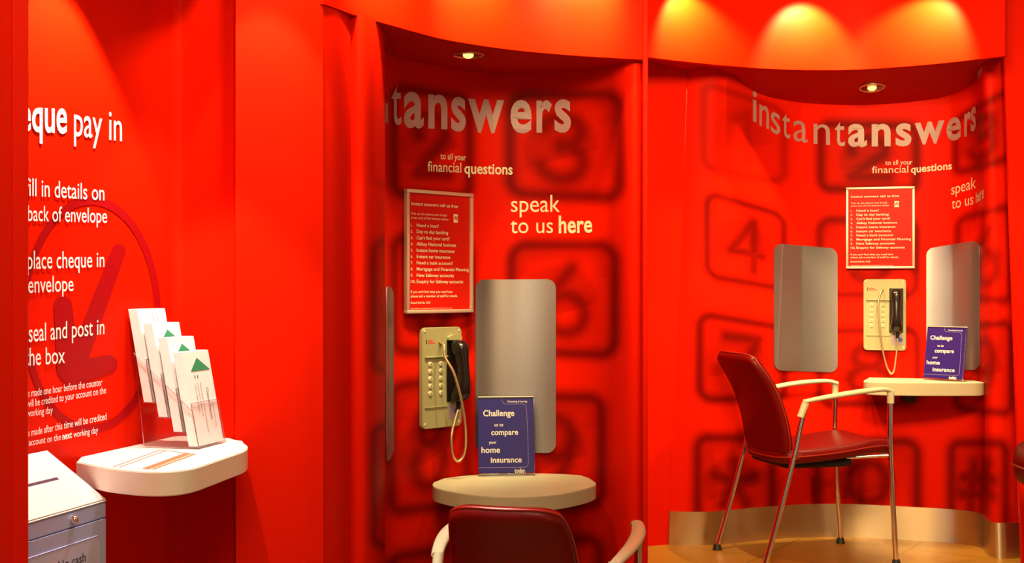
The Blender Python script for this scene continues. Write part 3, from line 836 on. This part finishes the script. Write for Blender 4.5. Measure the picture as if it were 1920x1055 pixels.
# ================================================================== WALL PHONES
def wall_phone(surf, xl, xr, yt, yb, label, cordpts, lo=0):
    a, c = surf.at(xl, (yt + yb) / 2, 0, lo), surf.at(xr, (yt + yb) / 2, 0, lo)
    ex = Vector((c.x - a.x, c.y - a.y, 0)); w = ex.length; ex.normalize()
    out = Vector((ex.y, -ex.x, 0)); mid = (a + c) / 2
    h = (yb - yt) / F * (a.y + c.y) / 2
    r = empty('wall_phone', mid + out * 0.003, (0, 0, math.atan2(ex.y, ex.x)))
    tag(r, label, 'phone', 'beige wall phones in the booths')
    X = lambda u: (u - .5) * w
    Z = lambda v: (.5 - v) * h
    # faceplate with rounded corners
    ol = []
    rr = .016
    for sx, sz, a0 in ((1, 1, 0), (-1, 1, 90), (-1, -1, 180), (1, -1, 270)):
        for k in range(7):
            t = math.radians(a0 + 15 * k); ol.append((sx * (w / 2 - rr) + rr * math.cos(t), sz * (h / 2 - rr) + rr * math.sin(t)))
    bm = bmesh.new()
    f0 = [bm.verts.new((x, 0, z)) for x, z in ol]; f1 = [bm.verts.new((x, -.012, z)) for x, z in ol]
    f2 = [bm.verts.new((x * .985, -.015, z * .99)) for x, z in ol]
    n = len(ol)
    for A, B in ((f0, f1), (f1, f2)):
        for i in range(n): bm.faces.new((A[i], A[(i + 1) % n], B[(i + 1) % n], B[i]))
    bm.faces.new(f2); bm.faces.new(f0[::-1])
    plate = auto_smooth(from_bm('faceplate', bm, M['plate'], r), 40)
    # raised upper block edge, lower ridge
    box('ridge', (X(.06), -.0215, Z(.30)), (X(.62), -.014, Z(.285)), M['plate'], plate, .001)
    box('ridge', (X(.06), -.0185, Z(.795)), (X(.62), -.014, Z(.782)), M['plate'], plate, .001)
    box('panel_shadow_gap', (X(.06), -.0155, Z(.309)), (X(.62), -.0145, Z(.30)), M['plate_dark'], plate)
    # cradle recess with a domed hood
    bm = bmesh.new()
    bm_box(bm, (X(.61), -.017, Z(.75)), (X(.93), -.014, Z(.10)), .002)
    from_bm('cradle', bm, M['blackmatte'], r)
    hood = []
    for k in range(13):
        t = math.pi * k / 12; hood.append((X(.77) + .16 * w * math.cos(t), Z(.105) + .028 * h * math.sin(t)))
    bm = bmesh.new()
    A = [bm.verts.new((x, -.014, z)) for x, z in hood] + [bm.verts.new((X(.61), -.014, Z(.13))), bm.verts.new((X(.93), -.014, Z(.13)))]
    Bv = [bm.verts.new((v.co.x, -.030, v.co.z)) for v in A]
    m_ = len(A)
    bm.faces.new(Bv); bm.faces.new(A[::-1])
    order = list(range(m_))
    for i in range(m_): bm.faces.new((A[i], A[(i + 1) % m_], Bv[(i + 1) % m_], Bv[i]))
    from_bm('cradle_hood', bm, M['plate'], r)
    # handset: lofted along its length, thick ear and mouth ends
    secs = [(.135, .100, .030, .036), (.15, .135, .040, .040), (.19, .150, .050, .046), (.25, .150, .048, .050), (.31, .125, .040, .056), (.40, .110, .036, .062), (.50, .112, .038, .064), (.58, .135, .046, .060), (.65, .158, .054, .052), (.70, .160, .052, .044), (.735, .140, .042, .036), (.752, .08, .02, .03)]
    bm = bmesh.new(); rings = []
    for v, hw, hd, yo in [tuple(q) for q in cr(secs, 3)]:
        ring = []
        for j in range(16):
            t = 2 * math.pi * j / 16
            cxn = math.copysign(abs(math.cos(t)) ** .7, math.cos(t)); syn = math.copysign(abs(math.sin(t)) ** .8, math.sin(t))
            ring.append(bm.verts.new((X(.77) + hw * w * cxn * .88, -yo + hd * .62 * syn, Z(v))))
        rings.append(ring)
    for A, B in zip(rings[:-1], rings[1:]):
        for j in range(16): bm.faces.new((A[j], A[(j + 1) % 16], B[(j + 1) % 16], B[j]))
    bm.faces.new(rings[0]); bm.faces.new(rings[-1][::-1])
    hs = auto_smooth(from_bm('handset', bm, M['black'], r), 60)
    tube('cord_grip', [(X(.80), -.036, Z(.745)), (X(.80), -.036, Z(.82))], .008, M['blackmatte'], hs, 10)
    # buttons
    for cx in (.19, .46):
        for k in range(5):
            v = .36 + .0725 * k
            bm = bmesh.new()
            disc(bm, (X(cx), -.0165, Z(v)), .0082, Matrix.Rotation(math.pi / 2, 4, 'X'), .005, 18)
            bt = auto_smooth(from_bm('button', bm, M['cream'], r), 40)
            bm = bmesh.new()
            disc(bm, (X(cx) + .0008, -.0195, Z(v)), .0036, Matrix.Rotation(math.pi / 2, 4, 'X'), .0018, 12)
            from_bm('button_mark', bm, M['plate_dark'], bt)
    for cx in (.065, .935):
        for v in (.04, .955):
            bm = bmesh.new(); bmesh.ops.create_uvsphere(bm, u_segments=12, v_segments=8, radius=.0052, matrix=Matrix.Translation((X(cx), -.0145, Z(v))) @ Matrix.Diagonal((1, .5, 1, 1)))
            from_bm('screw', bm, M['frame'], r, True)
    # sticker with a blue spot
    st = mesh('sticker', [(X(.65), -.0156, Z(.92)), (X(.93), -.0156, Z(.92)), (X(.93), -.0156, Z(.775)), (X(.65), -.0156, Z(.775))], [(0, 1, 2, 3)], M['greysticker'], r)
    bm = bmesh.new(); disc(bm, (X(.865), -.0160, Z(.848)), .0105, Matrix.Rotation(math.pi / 2, 4, 'X'), .0006, 20)
    from_bm('blue_spot', bm, M['bluedot'], st)
    V, Fc = text_flat([('abbey', X(.135), Z(.138), .0062, .03, .13 * w, 'l'), ('national', X(.135), Z(.158), .0055, .03, .19 * w, 'l')])
    mesh('lettering', [(p[0], -.0157, p[2]) for p in V], Fc, M['redink'], plate)
    box('emblem', (X(.085), -.0158, Z(.16)), (X(.115), -.0150, Z(.118)), mat_green, plate)
    bm = bmesh.new(); disc(bm, (X(.44), -.017, Z(.15)), .0075, Matrix.Rotation(math.pi / 2, 4, 'X'), .006, 14)
    from_bm('cord_socket', bm, M['plate_dark'], r)
    pts = [(X(u), -o_, Z(v)) for u, o_, v in cordpts]
    tube('cord', cr(pts, 9), .0042, M['steelcord'], r, 10)
    return r
mat_green = mat('dark_green_ink', (0.05, 0.10, 0.05), 0.6)
wall_phone(SL, 785, 858.5, 613, 800.5, 'beige wall phone with its cord looping below, in the left booth',
           [(.43, .020, .15), (.38, .046, .18), (.36, .052, .28), (.44, .075, .42), (.50, .085, .55), (.58, .09, .72), (.70, .085, .95), (.80, .07, 1.15), (.80, .060, 1.28), (.70, .052, 1.335), (.60, .045, 1.26), (.60, .04, 1.08), (.72, .036, .92), (.80, .036, .82)], iA)
wall_phone(SR, 1619, 1699, 523, 656.5, 'beige wall phone between steel panels, above the far shelf',
           [(.44, .020, .15), (.42, .040, .17), (.36, .046, .30), (.355, .048, .48), (.39, .048, .72), (.45, .045, .98), (.54, .043, 1.20), (.62, .043, 1.295), (.665, .043, 1.315), (.72, .043, 1.26), (.765, .04, 1.08), (.79, .037, .92), (.80, .036, .82)])

# ================================================================== TABLES
def table_shelf(outline, z, thick, label, mtop, medge):
    r = empty('wall_table', (sum(p[0] for p in outline) / len(outline), max(p[1] for p in outline), z - thick))
    tag(r, label, 'table')
    o = prism('table_top', [(p[0] - r.location.x, p[1] - r.location.y) for p in outline], 0, thick, mtop, r, 0.002, medge)
    return r, o
def P2(x, y, z): # plan point where a level surface at height z is seen
    d = F * (EYE - z) / (y - HY); return ((x - CX) / F * d, d)

ZT = 0.5425
front = [P2(x, y, ZT) for x, y in ((811, 908), (816, 913.5), (835, 919), (870, 925.5), (915, 930.5), (965, 932), (1015, 930), (1060, 924.5), (1095, 917), (1113, 911), (1117.5, 907))]
rear = []
for x in (1117, 1112, 1090, 1060, 1020, 980, 940, 900, 860, 830, 815):
    q = SL.at(x, 890, 0.004, iA); rear.append((q.x, q.y))
rear[0] = P2(1117, 904, ZT); rear[1] = (SL.at(1105, 900, .004, iA).x, SL.at(1105, 900, .004, iA).y - .05); rear[-1] = P2(812.5, 904, ZT)
fr = [tuple(q) for q in cr(front, 5)]
tb, tt = table_shelf(fr + rear, ZT, 0.046, 'cream lens-shaped wall table under the blue sign, in front of the near chair', M['laminate'], M['laminate_edge'])
box('wall_bracket', (-.02, -.16, -.05), (.02, -.012, .0), M['frame'], tb, .004)

ZR = 0.752
fr = [P2(1620, 709, ZR)] + [((x - CX) / F * d, d) for x, d in ((1619.5, 5.80), (1620, 5.74), (1627, 5.70), (1650, 5.665), (1690, 5.645), (1740, 5.635), (1790, 5.632), (1825, 5.636), (1840, 5.65), (1846, 5.675))]
fr = fr[1:]
rear = [(SR.at(x, 720, .006).x, SR.at(x, 720, .006).y) for x in (1842, 1830, 1810, 1780, 1740, 1700, 1660, 1630)]
tr, tt = table_shelf([tuple(q) for q in cr(fr, 4)] + rear, ZR, 0.056, 'cream wall shelf under the far phone, behind the chair arm', M['laminate'], M['laminate_edge'])
box('wall_bracket', (-.02, -.14, -.05), (.02, -.012, .0), M['rubber'], tr, .004)

# ================================================================== BLUE COUNTER SIGNS
def sign(loc, rz, w, h, tilt, label):
    r = empty('counter_sign', loc, (0, 0, rz))
    tag(r, label, 'sign', 'blue home insurance signs on the tables')
    T = Matrix.Rotation(-math.radians(tilt), 4, 'X')
    def put(o): o.matrix_local = T; return o
    card = put(box('card', (-w / 2, -.001, .012), (w / 2, .001, h), M['blue'], r))
    put(box('clear_cover', (-w / 2, -.0045, .0), (w / 2, -.0022, h), M['acrylic_thin'], r))
    put(box('base_rail', (-w / 2, -.006, .0), (w / 2, .002, .0095), M['acrylic_edge'], r, .001))
    put(box('top_rail', (-w / 2, -.005, h), (w / 2, .002, h + .0035), M['frame'], r, .001))
    # strut foot behind
    o = box('rear_foot', (-w / 2, .0, .0), (w / 2, math.sin(math.radians(tilt)) * h * .8 + .02, .003), M['acrylic'], r)
    put(box('side_flange', (w / 2 - .002, -.012, .0), (w / 2, .0015, h), M['acrylic_edge'], r, .0006))
    tx = [('Challenge', .085, .235, .075, .020, .445), ('us to', .27, .365, .040, .020, .125), ('compare', .215, .475, .070, .020, .385), ('your', .175, .585, .036, .020, .105), ('home', .05, .70, .075, .020, .265), ('insurance', .205, .825, .070, .020, .44)]
    S = h
    it = []
    for s, x, y, ch, bo, wd_ in tx:
        it.append((s, -w / 2 + x * w * 1.25 * .86, h * (1 - y), ch * h * .98, bo, wd_ * w * 1.25, 'l'))
    it.append(('today.', -w / 2 + .64 * w, h * .045, .055 * h, .02, .20 * w, 'l'))
    it.append(('Protecting & insuring', -w / 2 + .53 * w, h * .937, .022 * h, .02, .35 * w, 'l'))
    for part in it:
        V, Fc = text_flat([part])
        mesh('lettering', [(p[0], -.0016, p[2]) for p in V], Fc, M['white'], card)
    pts = [(.43, .995), (.43, .955), (.47, .92), (.52, .914), (.80, .914), (.85, .90), (.868, .86), (.885, .5), (.892, .17), (.875, .125), (.83, .112), (.4, .112), (.0, .112)]
    o = tube('outline_stroke', [(-w / 2 + a * w, -.0014, c * h) for a, c in pts], .0008, M['lilac'], card, 6)
    return r
p = P2(950, 892.5, ZT)
sign((p[0], p[1], ZT), math.radians(6), 0.188, 0.262, 6, 'blue home insurance sign standing on the lens-shaped table')
a = Vector((*XY(1731, 5.83), 0)); c = Vector((*XY(1806, 5.70), 0))
m_ = (a + c) / 2; ex = c - a
sign((m_.x, m_.y, ZR), math.atan2(ex.y, ex.x), ex.length, 0.245, 11, 'blue home insurance sign on the far shelf, against the bronze panel')

# ================================================================== CHAIRS
def chair(loc, deg, label, back_w=(.21, .19), top=.885):
    r = empty('armchair', loc, (0, 0, math.radians(deg)))
    tag(r, label, 'chair', 'red chrome-legged armchairs')
    zs = [(-.21, .468), (-.10, .47), (.05, .480), (.2, .498), (.29, .500), (.36, .476)]
    def seatf(u, v):
        a = .075 + .285 * u; b_ = v * (.205 + .012 * (1 - u))
        z = np.interp(a, [q[0] for q in cz], [q[1] for q in cz])
        return (a, b_, z - .012 * (1 - v * v))
    cz = cr(zs, 6)
    st, rim = pad('seat', seatf, .058, M['leather'], r)
    tube('piping', rim, .0035, M['piping'], st, 6, True)
    cb = cr([(-.150, .455), (-.160, .53), (-.185, .64), (-.225, .745), (-.285, .84), (-.315, top)], 6)
    zz = [q[1] for q in cb]; aa = [q[0] for q in cb]
    def backf(u, v):
        z = .458 + (top - .458) * (u + 1) / 2
        a = np.interp(z, zz, aa); w = back_w[0] + (back_w[1] - back_w[0]) * (u + 1) / 2
        return (a - .022 * (1 - v * v) - .006, v * w, z + .006 * v * v * (u > 0) * u)
    bk, rim = pad('backrest', backf, .046, M['leather'], r, 26, 20, .2)
    tube('piping', rim, .0035, M['piping'], bk, 6, True)
    o = box('seat_pan', (-.17, -.17, .412), (.14, .17, .448), M['blackmatte'], r, .012, 3)
    for s in (-1, 1):
        B = s * .24
        rl = tube('leg', cr([(-.30, B, .016), (-.228, B, .25), (-.162, B, .485), (-.136, B, .60), (-.108, B, .70)], 6), .0115, M['chrome'], r, 14)
        fl = tube('leg', cr([(.305, B, .016), (.290, B, .26), (.278, B, .49), (.277, B, .60), (.279, B, .722)], 6), .0115, M['chrome'], r, 14)
        for lg, a in ((rl, -.302), (fl, .3055)):
            bm = bmesh.new(); bmesh.ops.create_cone(bm, cap_ends=True, segments=16, radius1=.021, radius2=.014, depth=.026, matrix=Matrix.Translation((a, B, .013)))
            auto_smooth(from_bm('foot_glide', bm, M['rubber'], lg), 40)
        ap = []
        for k in range(17):
            t = k / 16
            ap.append((-.118 + .405 * t, s * (.24 + .034 * math.sin(math.pi * min(1, t * .95 + .02)) - .012 * t), .70 + .046 * math.sin(t * math.pi / 2) ** .9 + (-.012 * max(0, (t - .85) / .15) ** 2)))
        rad = [.78 + .22 * math.sin(math.pi * (k / 16)) for k in range(17)]
        arm = tube('armrest', ap, .021, M['armpad'], r, 14, False, .0115, (0, 0, 1), rad)
        tube('arm_sleeve', [(-.136, B, .60 + .035), (-.108, B, .705)], .0150, M['armpad'], arm, 12)
        tube('arm_sleeve', [(.279, B, .685), (.279, B, .732)], .0150, M['armpad'], arm, 12)
        tube('crossbar', [(.279, B, .465), (.19, s * .20, .458), (.11, s * .15, .448)], .008, M['chrome'], r, 10)
        tube('crossbar', [(-.168, B, .468), (-.11, s * .19, .460), (-.05, s * .15, .452)], .008, M['chrome'], r, 10)
    return r
chair((1.269, 5.568, 0.0), 14, 'red leather armchair seen side-on on the tan floor, before the far shelf', (.215, .20), .895)
chair((0.062, 3.505, FLOOR_L), 75, 'red leather armchair seen from behind, under the lens-shaped table', (.185, .158), .872)

# padded seat whose rounded edge shows at the right border
def easy_chair(loc, label):
    r = empty('padded_chair', loc); tag(r, label, 'chair')
    o, rim = pad('seat', lambda u, v: (.30 + .30 * u, .28 * v, .49), .185, M['leather'], r, 26, 26, .3, .30)
    tube('piping', rim, .004, M['piping'], o, 6, True)
    pad('backrest', lambda u, v: (.56 + .06 * (u + 1) / 2, .27 * v, .71 + .22 * u), .09, M['leather'], r, 18, 18, .25)
    for a in (.36, .54):
        for b_ in (-.2, .2): tube('leg', [(a, b_, 0), (a, b_, .41)], .016, M['chrome'], r, 12)
    return r
ec = easy_chair((XY(1895, 4.95)[0], 4.78, 0.0), 'brown-red padded seat just showing at the right edge, before the red column')

# ================================================================== DOWNLIGHTS
def downlight(c, normal, R, label):
    r = empty('downlight', c); r.rotation_mode = 'QUATERNION'
    r.rotation_quaternion = Vector(normal).to_track_quat('Z', 'Y')
    tag(r, label, 'ceiling light', 'recessed downlights in the booth soffits')
    bm = bmesh.new()
    prof = [(R, 0.0), (R * 1.0, .004), (R * .93, .007), (R * .82, .004), (R * .80, 0.0)]
    n = 36; rings = [[bm.verts.new((q * math.cos(2 * math.pi * i / n), q * math.sin(2 * math.pi * i / n), z)) for i in range(n)] for q, z in prof]
    for A, B in zip(rings[:-1], rings[1:]):
        for i in range(n): bm.faces.new((A[i], A[(i + 1) % n], B[(i + 1) % n], B[i]))
    auto_smooth(from_bm('trim_ring', bm, M['brass'], r), 40)
    bm = bmesh.new()
    prof = [(R * .81, .0035), (R * .66, .0025), (R * .45, .0015), (R * .05, .0010)]
    rings = [[bm.verts.new((q * math.cos(2 * math.pi * i / n), q * math.sin(2 * math.pi * i / n), z)) for i in range(n)] for q, z in prof]
    for A, B in zip(rings[:-1], rings[1:]):
        for i in range(n): bm.faces.new((A[i], A[(i + 1) % n], B[(i + 1) % n], B[i]))
    bm.faces.new(rings[-1])
    from_bm('reflector', bm, mat_refl, r)
    bm = bmesh.new(); bmesh.ops.create_uvsphere(bm, u_segments=16, v_segments=10, radius=R * .34, matrix=Matrix.Translation((0, 0, .004)) @ Matrix.Diagonal((1, 1, .6, 1)))
    from_bm('bulb', bm, M['yellow'], r, True)
mat_refl = mat('dark_reflector', (0.30, 0.10, 0.05), 0.15, 0.9)
dL = F * (1.8995 - EYE) / (HY - 101)
downlight(((878 - CX) / F * dL, dL, 1.8993), (0, 0, -1), 30 / F * dL, 'brass-rimmed downlight over the left booth, above the notice')
q = 1635
a = Vector((np.interp(q, hpx, SHR.B[:, 0]), np.interp(q, hpx, SHR.B[:, 1]), 2.1095)); c = Vector((np.interp(q, tpx, SR.T[:, 0]), np.interp(q, tpx, SR.T[:, 1]), float(np.interp(q, tpx, SR.zt))))
lo_, hi_ = 0.0, 1.0
for _ in range(30):
    f = (lo_ + hi_) / 2; pp = a + (c - a) * f
    y = HY - F * (pp.z - EYE) / pp.y
    if y < 163: lo_ = f
    else: hi_ = f
e1 = (c - a).normalized(); nn = e1.cross(Vector((1, 0, 0))).normalized()
if nn.z > 0: nn = -nn
downlight(pp + nn * .0008, nn, 24.5 / F * pp.y, 'brass-rimmed downlight over the right booth, between the orange scallops and far notice')

# ================================================================== CHEQUE COUNTER: shelf, card, leaflets, box
ZS = 0.79
ol = [(143, 865.5), (165, 869.5), (186, 874), (210, 878.3), (260, 883.5), (300, 884.5), (335, 882.5), (362, 878), (385, 871), (425, 857), (450, 848.5), (460, 844), (464, 839), (463.5, 834.5), (457, 830.5), (445, 828)]
pl = [P2(x, y, ZS) for x, y in ol]
backpts = []
for x in (432, 400, 370, 350, 335, 322, 310, 290, 260, 220, 180, 150):
    q = SN.at(x, 835, .002); backpts.append((q.x, q.y))
# the end that stands in front of the flat panel
pl = [tuple(q) for q in cr(pl[:-1], 4)] + [XY(455, 3.19), XY(444, 3.20)]
r = empty('counter_shelf', (-0.75, 3.0, ZS - .053)); tag(r, 'white rounded shelf on the cheque wall, beneath the leaflets', 'shelf')
prism('shelf_top', [(x + .75, y - 3.0) for x, y in pl + backpts], 0.002, .053, M['white_lam'], r, .002)
box('wall_bracket', (-.05, .17, -.05), (-.02, .22, 0), M['frame'], r, .003)

# printed card lying on the shelf
cs = [P2(x, y, ZS) for x, y in ((211, 876), (300, 844), (368, 852), (289, 881))]
r = empty('printed_card', (*cs[0], ZS)); tag(r, 'white card with orange borders lying flat on the white shelf', 'card')
def quad_on(u0, v0, u1, v1, z):
    def q(u, v):
        a = np.array(cs[0]) * (1 - u) + np.array(cs[1]) * u; b_ = np.array(cs[3]) * (1 - u) + np.array(cs[2]) * u
        p = a * (1 - v) + b_ * v; return (p[0] - cs[0][0], p[1] - cs[0][1], z)
    return [q(u0, v0), q(u1, v0), q(u1, v1), q(u0, v1)]
b_ = quad_on(0, 0, 1, 1, 0); t_ = quad_on(0, 0, 1, 1, .0014)
mesh('sheet', b_ + t_, [(3, 2, 1, 0), (4, 5, 6, 7), (0, 1, 5, 4), (1, 2, 6, 5), (2, 3, 7, 6), (3, 0, 4, 7)], M['paper'], r)
V, Fc = [], []
for k_, qd in enumerate((quad_on(.0, .0, 1, .05, .0017), quad_on(.0, .15, .97, .20, .0017), quad_on(.0, .93, 1, 1, .0017), quad_on(.0, .70, .97, .90, .0017), quad_on(.97, .0, 1, 1, .0018))):
    k = len(V); V += qd; Fc.append((k, k + 1, k + 2, k + 3))
mesh('printed_border', V, Fc, M['orange'], r)

# leaflet holder: stands with its back to the cheque wall, four stepped pockets
B0 = Vector((*P2(372, 842, ZS), ZS))          # near bottom corner of the front pocket
LW_ = 0.128                                    # leaflet width, along the wall
LEAN = 0.19                                   # shift towards the wall per metre of height
h = empty('leaflet_holder', B0); tag(h, 'clear acrylic four-tier leaflet holder on the white shelf', 'leaflet holder')
def HP(u, n_, z):                              # u along the wall, n_ out of it, z up, leaning
    return UW * u + NW * (n_ - LEAN * z) + Vector((0, 0, z))
def slab(name, c, t, m, parent):               # c: four corners (local), t: thickness vector
    V = [Vector(p) for p in c] + [Vector(p) + t for p in c]
    o = mesh(name, V, [(3, 2, 1, 0), (4, 5, 6, 7), (0, 1, 5, 4), (1, 2, 6, 5), (2, 3, 7, 6), (3, 0, 4, 7)], m, parent)
    bm = bmesh.new(); bm.from_mesh(o.data); bmesh.ops.recalc_face_normals(bm, faces=bm.faces); bm.to_mesh(o.data); bm.free()
    return o
STEP_N, STEP_Z, PK = 0.033, 0.034, 0.028
HLEN = 0.222
for s, nm in ((-.004, 'side_panel'), (LW_ + .002, 'side_panel')):
    slab(nm, [HP(s, 0.004, .0), HP(s, -.140, 0.0), HP(s, -.126, .225), HP(s, 0.004, .088)], UW * .003, M['acrylic'], h)
tube('side_rim', [HP(-.004, .004, .0), HP(-.004, -.140, .001), HP(-.004, -.126, .225), HP(-.004, .004, .088)], .0013, M['acrylic_bright'], h, 6, True)
slab('base_plate', [HP(-.004, .004, 0), HP(LW_ + .005, .004, 0), HP(LW_ + .005, -.140, 0), HP(-.004, -.140, 0)], Vector((0, 0, .003)), M['acrylic'], h)
for k in range(4):
    n0 = -STEP_N * k; z0 = .003 + STEP_Z * k
    tube('pocket_lip', [HP(-.004, n0 + .003, z0), HP(-.004, n0 + .003, z0 + .105), HP(LW_ + .003, n0 + .003, z0 + .105), HP(LW_ + .003, n0 + .003, z0)], .0011, M['acrylic_bright'], h, 6)
    slab('pocket', [HP(-.002, n0 + .003, z0), HP(LW_ + .002, n0 + .003, z0), HP(LW_ + .002, n0 + .003, z0 + .105), HP(-.002, n0 + .003, z0 + .105)], NW * -.002, M['acrylic'], h)
    slab('pocket_floor', [HP(-.002, n0 + .003, z0), HP(LW_ + .002, n0 + .003, z0), HP(LW_ + .002, n0 - PK, z0), HP(-.002, n0 - PK, z0)], Vector((0, 0, .002)), M['acrylic_edge'], h)
LBL = ['frontmost and lowest white leaflet pad, green triangle above small print', 'second white leaflet pad from the front, with a large green triangle', 'third white leaflet pad from the front, small green triangle near its top', 'rearmost and tallest white leaflet pad, without a green triangle']
for k in range(4):
    n0 = -STEP_N * k; z0 = .006 + STEP_Z * k
    o_ = B0 + HP(0, n0, z0)
    r = empty('leaflet_pad', o_); tag(r, LBL[k], 'leaflets', 'cheque deposit leaflets in the acrylic holder')
    th = .024
    slab('sheets', [HP(0, 0, 0), HP(LW_, 0, 0), HP(LW_, 0, HLEN), HP(0, 0, HLEN)], NW * -th, M['paper'], r)
    def face_pt(u, z): return HP(u * LW_, .0008, z * HLEN)
    if k < 3:
        mesh('printed_triangle', [face_pt(.20, .79), face_pt(.94, .79), face_pt(.50, .93)], [(0, 1, 2)], M['green'], r)
    if k == 3:
        V, Fc = [], []
        for a in (.5, .64): 
            kk = len(V); V += [face_pt(a, .86), face_pt(a + .02, .86), face_pt(a + .02, .94), face_pt(a, .94)]; Fc.append((kk, kk + 1, kk + 2, kk + 3))
        mesh('print_marks', V, Fc, M['ink'], r)
    if k == 0:
        V, Fc = [], []
        for a in (.30, .40):
            kk = len(V); V += [face_pt(a, .715), face_pt(a + .04, .715), face_pt(a + .04, .745), face_pt(a, .745)]; Fc.append((kk, kk + 1, kk + 2, kk + 3))
        # text running down the leaflet
        for body, u0, za, zb, hh, bo in (('Cheque Deposit', .66, .60, .25, .085, .01), ('Please complete the details overleaf and post', .46, .66, .12, .05, 0), ('All cheques must be crossed and payable', .36, .66, .30, .05, 0), ('Credits are subject to clearance', .26, .66, .34, .05, 0), ('available at this counter', .80, .44, .16, .04, 0)):
            v, f = glyphs(body, bo); x0, x1 = v[:, 0].min(), v[:, 0].max(); kk = len(V)
            V += [face_pt(u0 + (q[1] / .682) * hh, za + (zb - za) * (q[0] - x0) / (x1 - x0)) for q in v]; Fc += [tuple(i + kk for i in q) for q in f]
        mesh('lettering', V, Fc, M['ink'], r)

# deposit box below the cheque wall
PB = Vector((*XY(97, 2.785), 0)) + NW * .004 - UW * .024
r = empty('deposit_box', (PB.x, PB.y, FLOOR_L)); tag(r, 'grey steel deposit box with sloping slotted lid, below the white shelf', 'box')
DW, LEN = .145, .40
def BP(t, n_, z): return -UW * t + NW * n_ + Vector((0, 0, z - FLOOR_L))
zb, zf = .822, .721
o = mesh('body', [BP(0, 0, FLOOR_L), BP(0, DW, FLOOR_L), BP(LEN, DW, FLOOR_L), BP(LEN, 0, FLOOR_L), BP(0, 0, zb - .006), BP(0, DW, zf - .006), BP(LEN, DW, zf - .006), BP(LEN, 0, zb - .006)],
         [(0, 1, 5, 4), (1, 2, 6, 5), (2, 3, 7, 6), (3, 0, 4, 7), (4, 5, 6, 7), (3, 2, 1, 0)], M['box'], r)
bm = bmesh.new(); bm.from_mesh(o.data); bmesh.ops.recalc_face_normals(bm, faces=bm.faces); bmesh.ops.bevel(bm, geom=bm.edges[:], offset=.003, segments=2, affect='EDGES'); bm.to_mesh(o.data); bm.free(); auto_smooth(o)
V = [BP(-.001, 0, zb - .006), BP(-.001, DW + .001, zf - .006), BP(LEN, DW + .001, zf - .006), BP(LEN, 0, zb - .006)]
lid = slab('lid', V, Vector((0, 0, .006)), M['boxlid'], r)
bm = bmesh.new(); bm.from_mesh(lid.data); bmesh.ops.bevel(bm, geom=bm.edges[:], offset=.0025, segments=2, affect='EDGES'); bm.to_mesh(lid.data); bm.free(); auto_smooth(lid)
def lidp(t, q): return BP(t, DW * q, zb + (zf - zb) * q + .0006)
mesh('slot', [lidp(.065, .475), lidp(.38, .475), lidp(.38, .52), lidp(.065, .52)], [(0, 1, 2, 3)], mat('slot_shadow', (0.05, 0.01, 0.04), 0.7), lid)
bm = bmesh.new(); bmesh.ops.create_uvsphere(bm, u_segments=14, v_segments=10, radius=.0055, matrix=Matrix.Translation(lidp(.225, .30)))
from_bm('stud', bm, M['chrome'], lid, True)
# door on the face: outline gap, plate, window card, knob
zd = zf - .036
door = slab('door', [BP(.005, DW + .0006, zd), BP(LEN - .006, DW + .0006, zd), BP(LEN - .006, DW + .0006, FLOOR_L + .1), BP(.005, DW + .0006, FLOOR_L + .1)], NW * .0012, M['darkink'], r)
slab('door_plate', [BP(.008, DW + .001, zd - .003), BP(LEN - .009, DW + .001, zd - .003), BP(LEN - .009, DW + .001, FLOOR_L + .103), BP(.008, DW + .001, FLOOR_L + .103)], NW * .0028, M['box'], door)
# window card with rounded corners
wc = []
t0, t1, z1_, z0_, rr = .035, .290, zd - .034, zd - .25, .010
for cx, cz_, a0 in ((t1 - rr, z1_ - rr, 0), (t0 + rr, z1_ - rr, 90), (t0 + rr, z0_ + rr, 180), (t1 - rr, z0_ + rr, 270)):
    for k in range(6):
        t = math.radians(a0 + 18 * k); wc.append((cx + rr * math.cos(t), cz_ + rr * math.sin(t)))
win = mesh('window_card', [BP(t, DW + .0048, z) for t, z in wc] , [tuple(range(len(wc)))[::-1]], M['window'], door)
tube('window_rim', [BP(t, DW + .0042, z) for t, z in wc], .0016, M['box'], door, 6, True)
V, Fc = [], []
for body, ta, tb_, zz_, hh in (('No cash', .180, .084, zd - .078, .019),):
    v, f = glyphs(body, .006); x0, x1 = v[:, 0].min(), v[:, 0].max(); kk = len(V)
    V += [BP(ta + (tb_ - ta) * (q[0] - x0) / (x1 - x0), DW + .0054, zz_ + q[1] / .682 * hh) for q in v]; Fc += [tuple(i + kk for i in q) for q in f]
mesh('lettering', V, Fc, M['darkink'], door)
kb = BP(.125, DW + .002, zf - .021)
bm = bmesh.new(); bmesh.ops.create_uvsphere(bm, u_segments=16, v_segments=12, radius=.0085, matrix=Matrix.Translation(kb + NW * .004))
from_bm('knob', bm, M['chrome'], r, True)
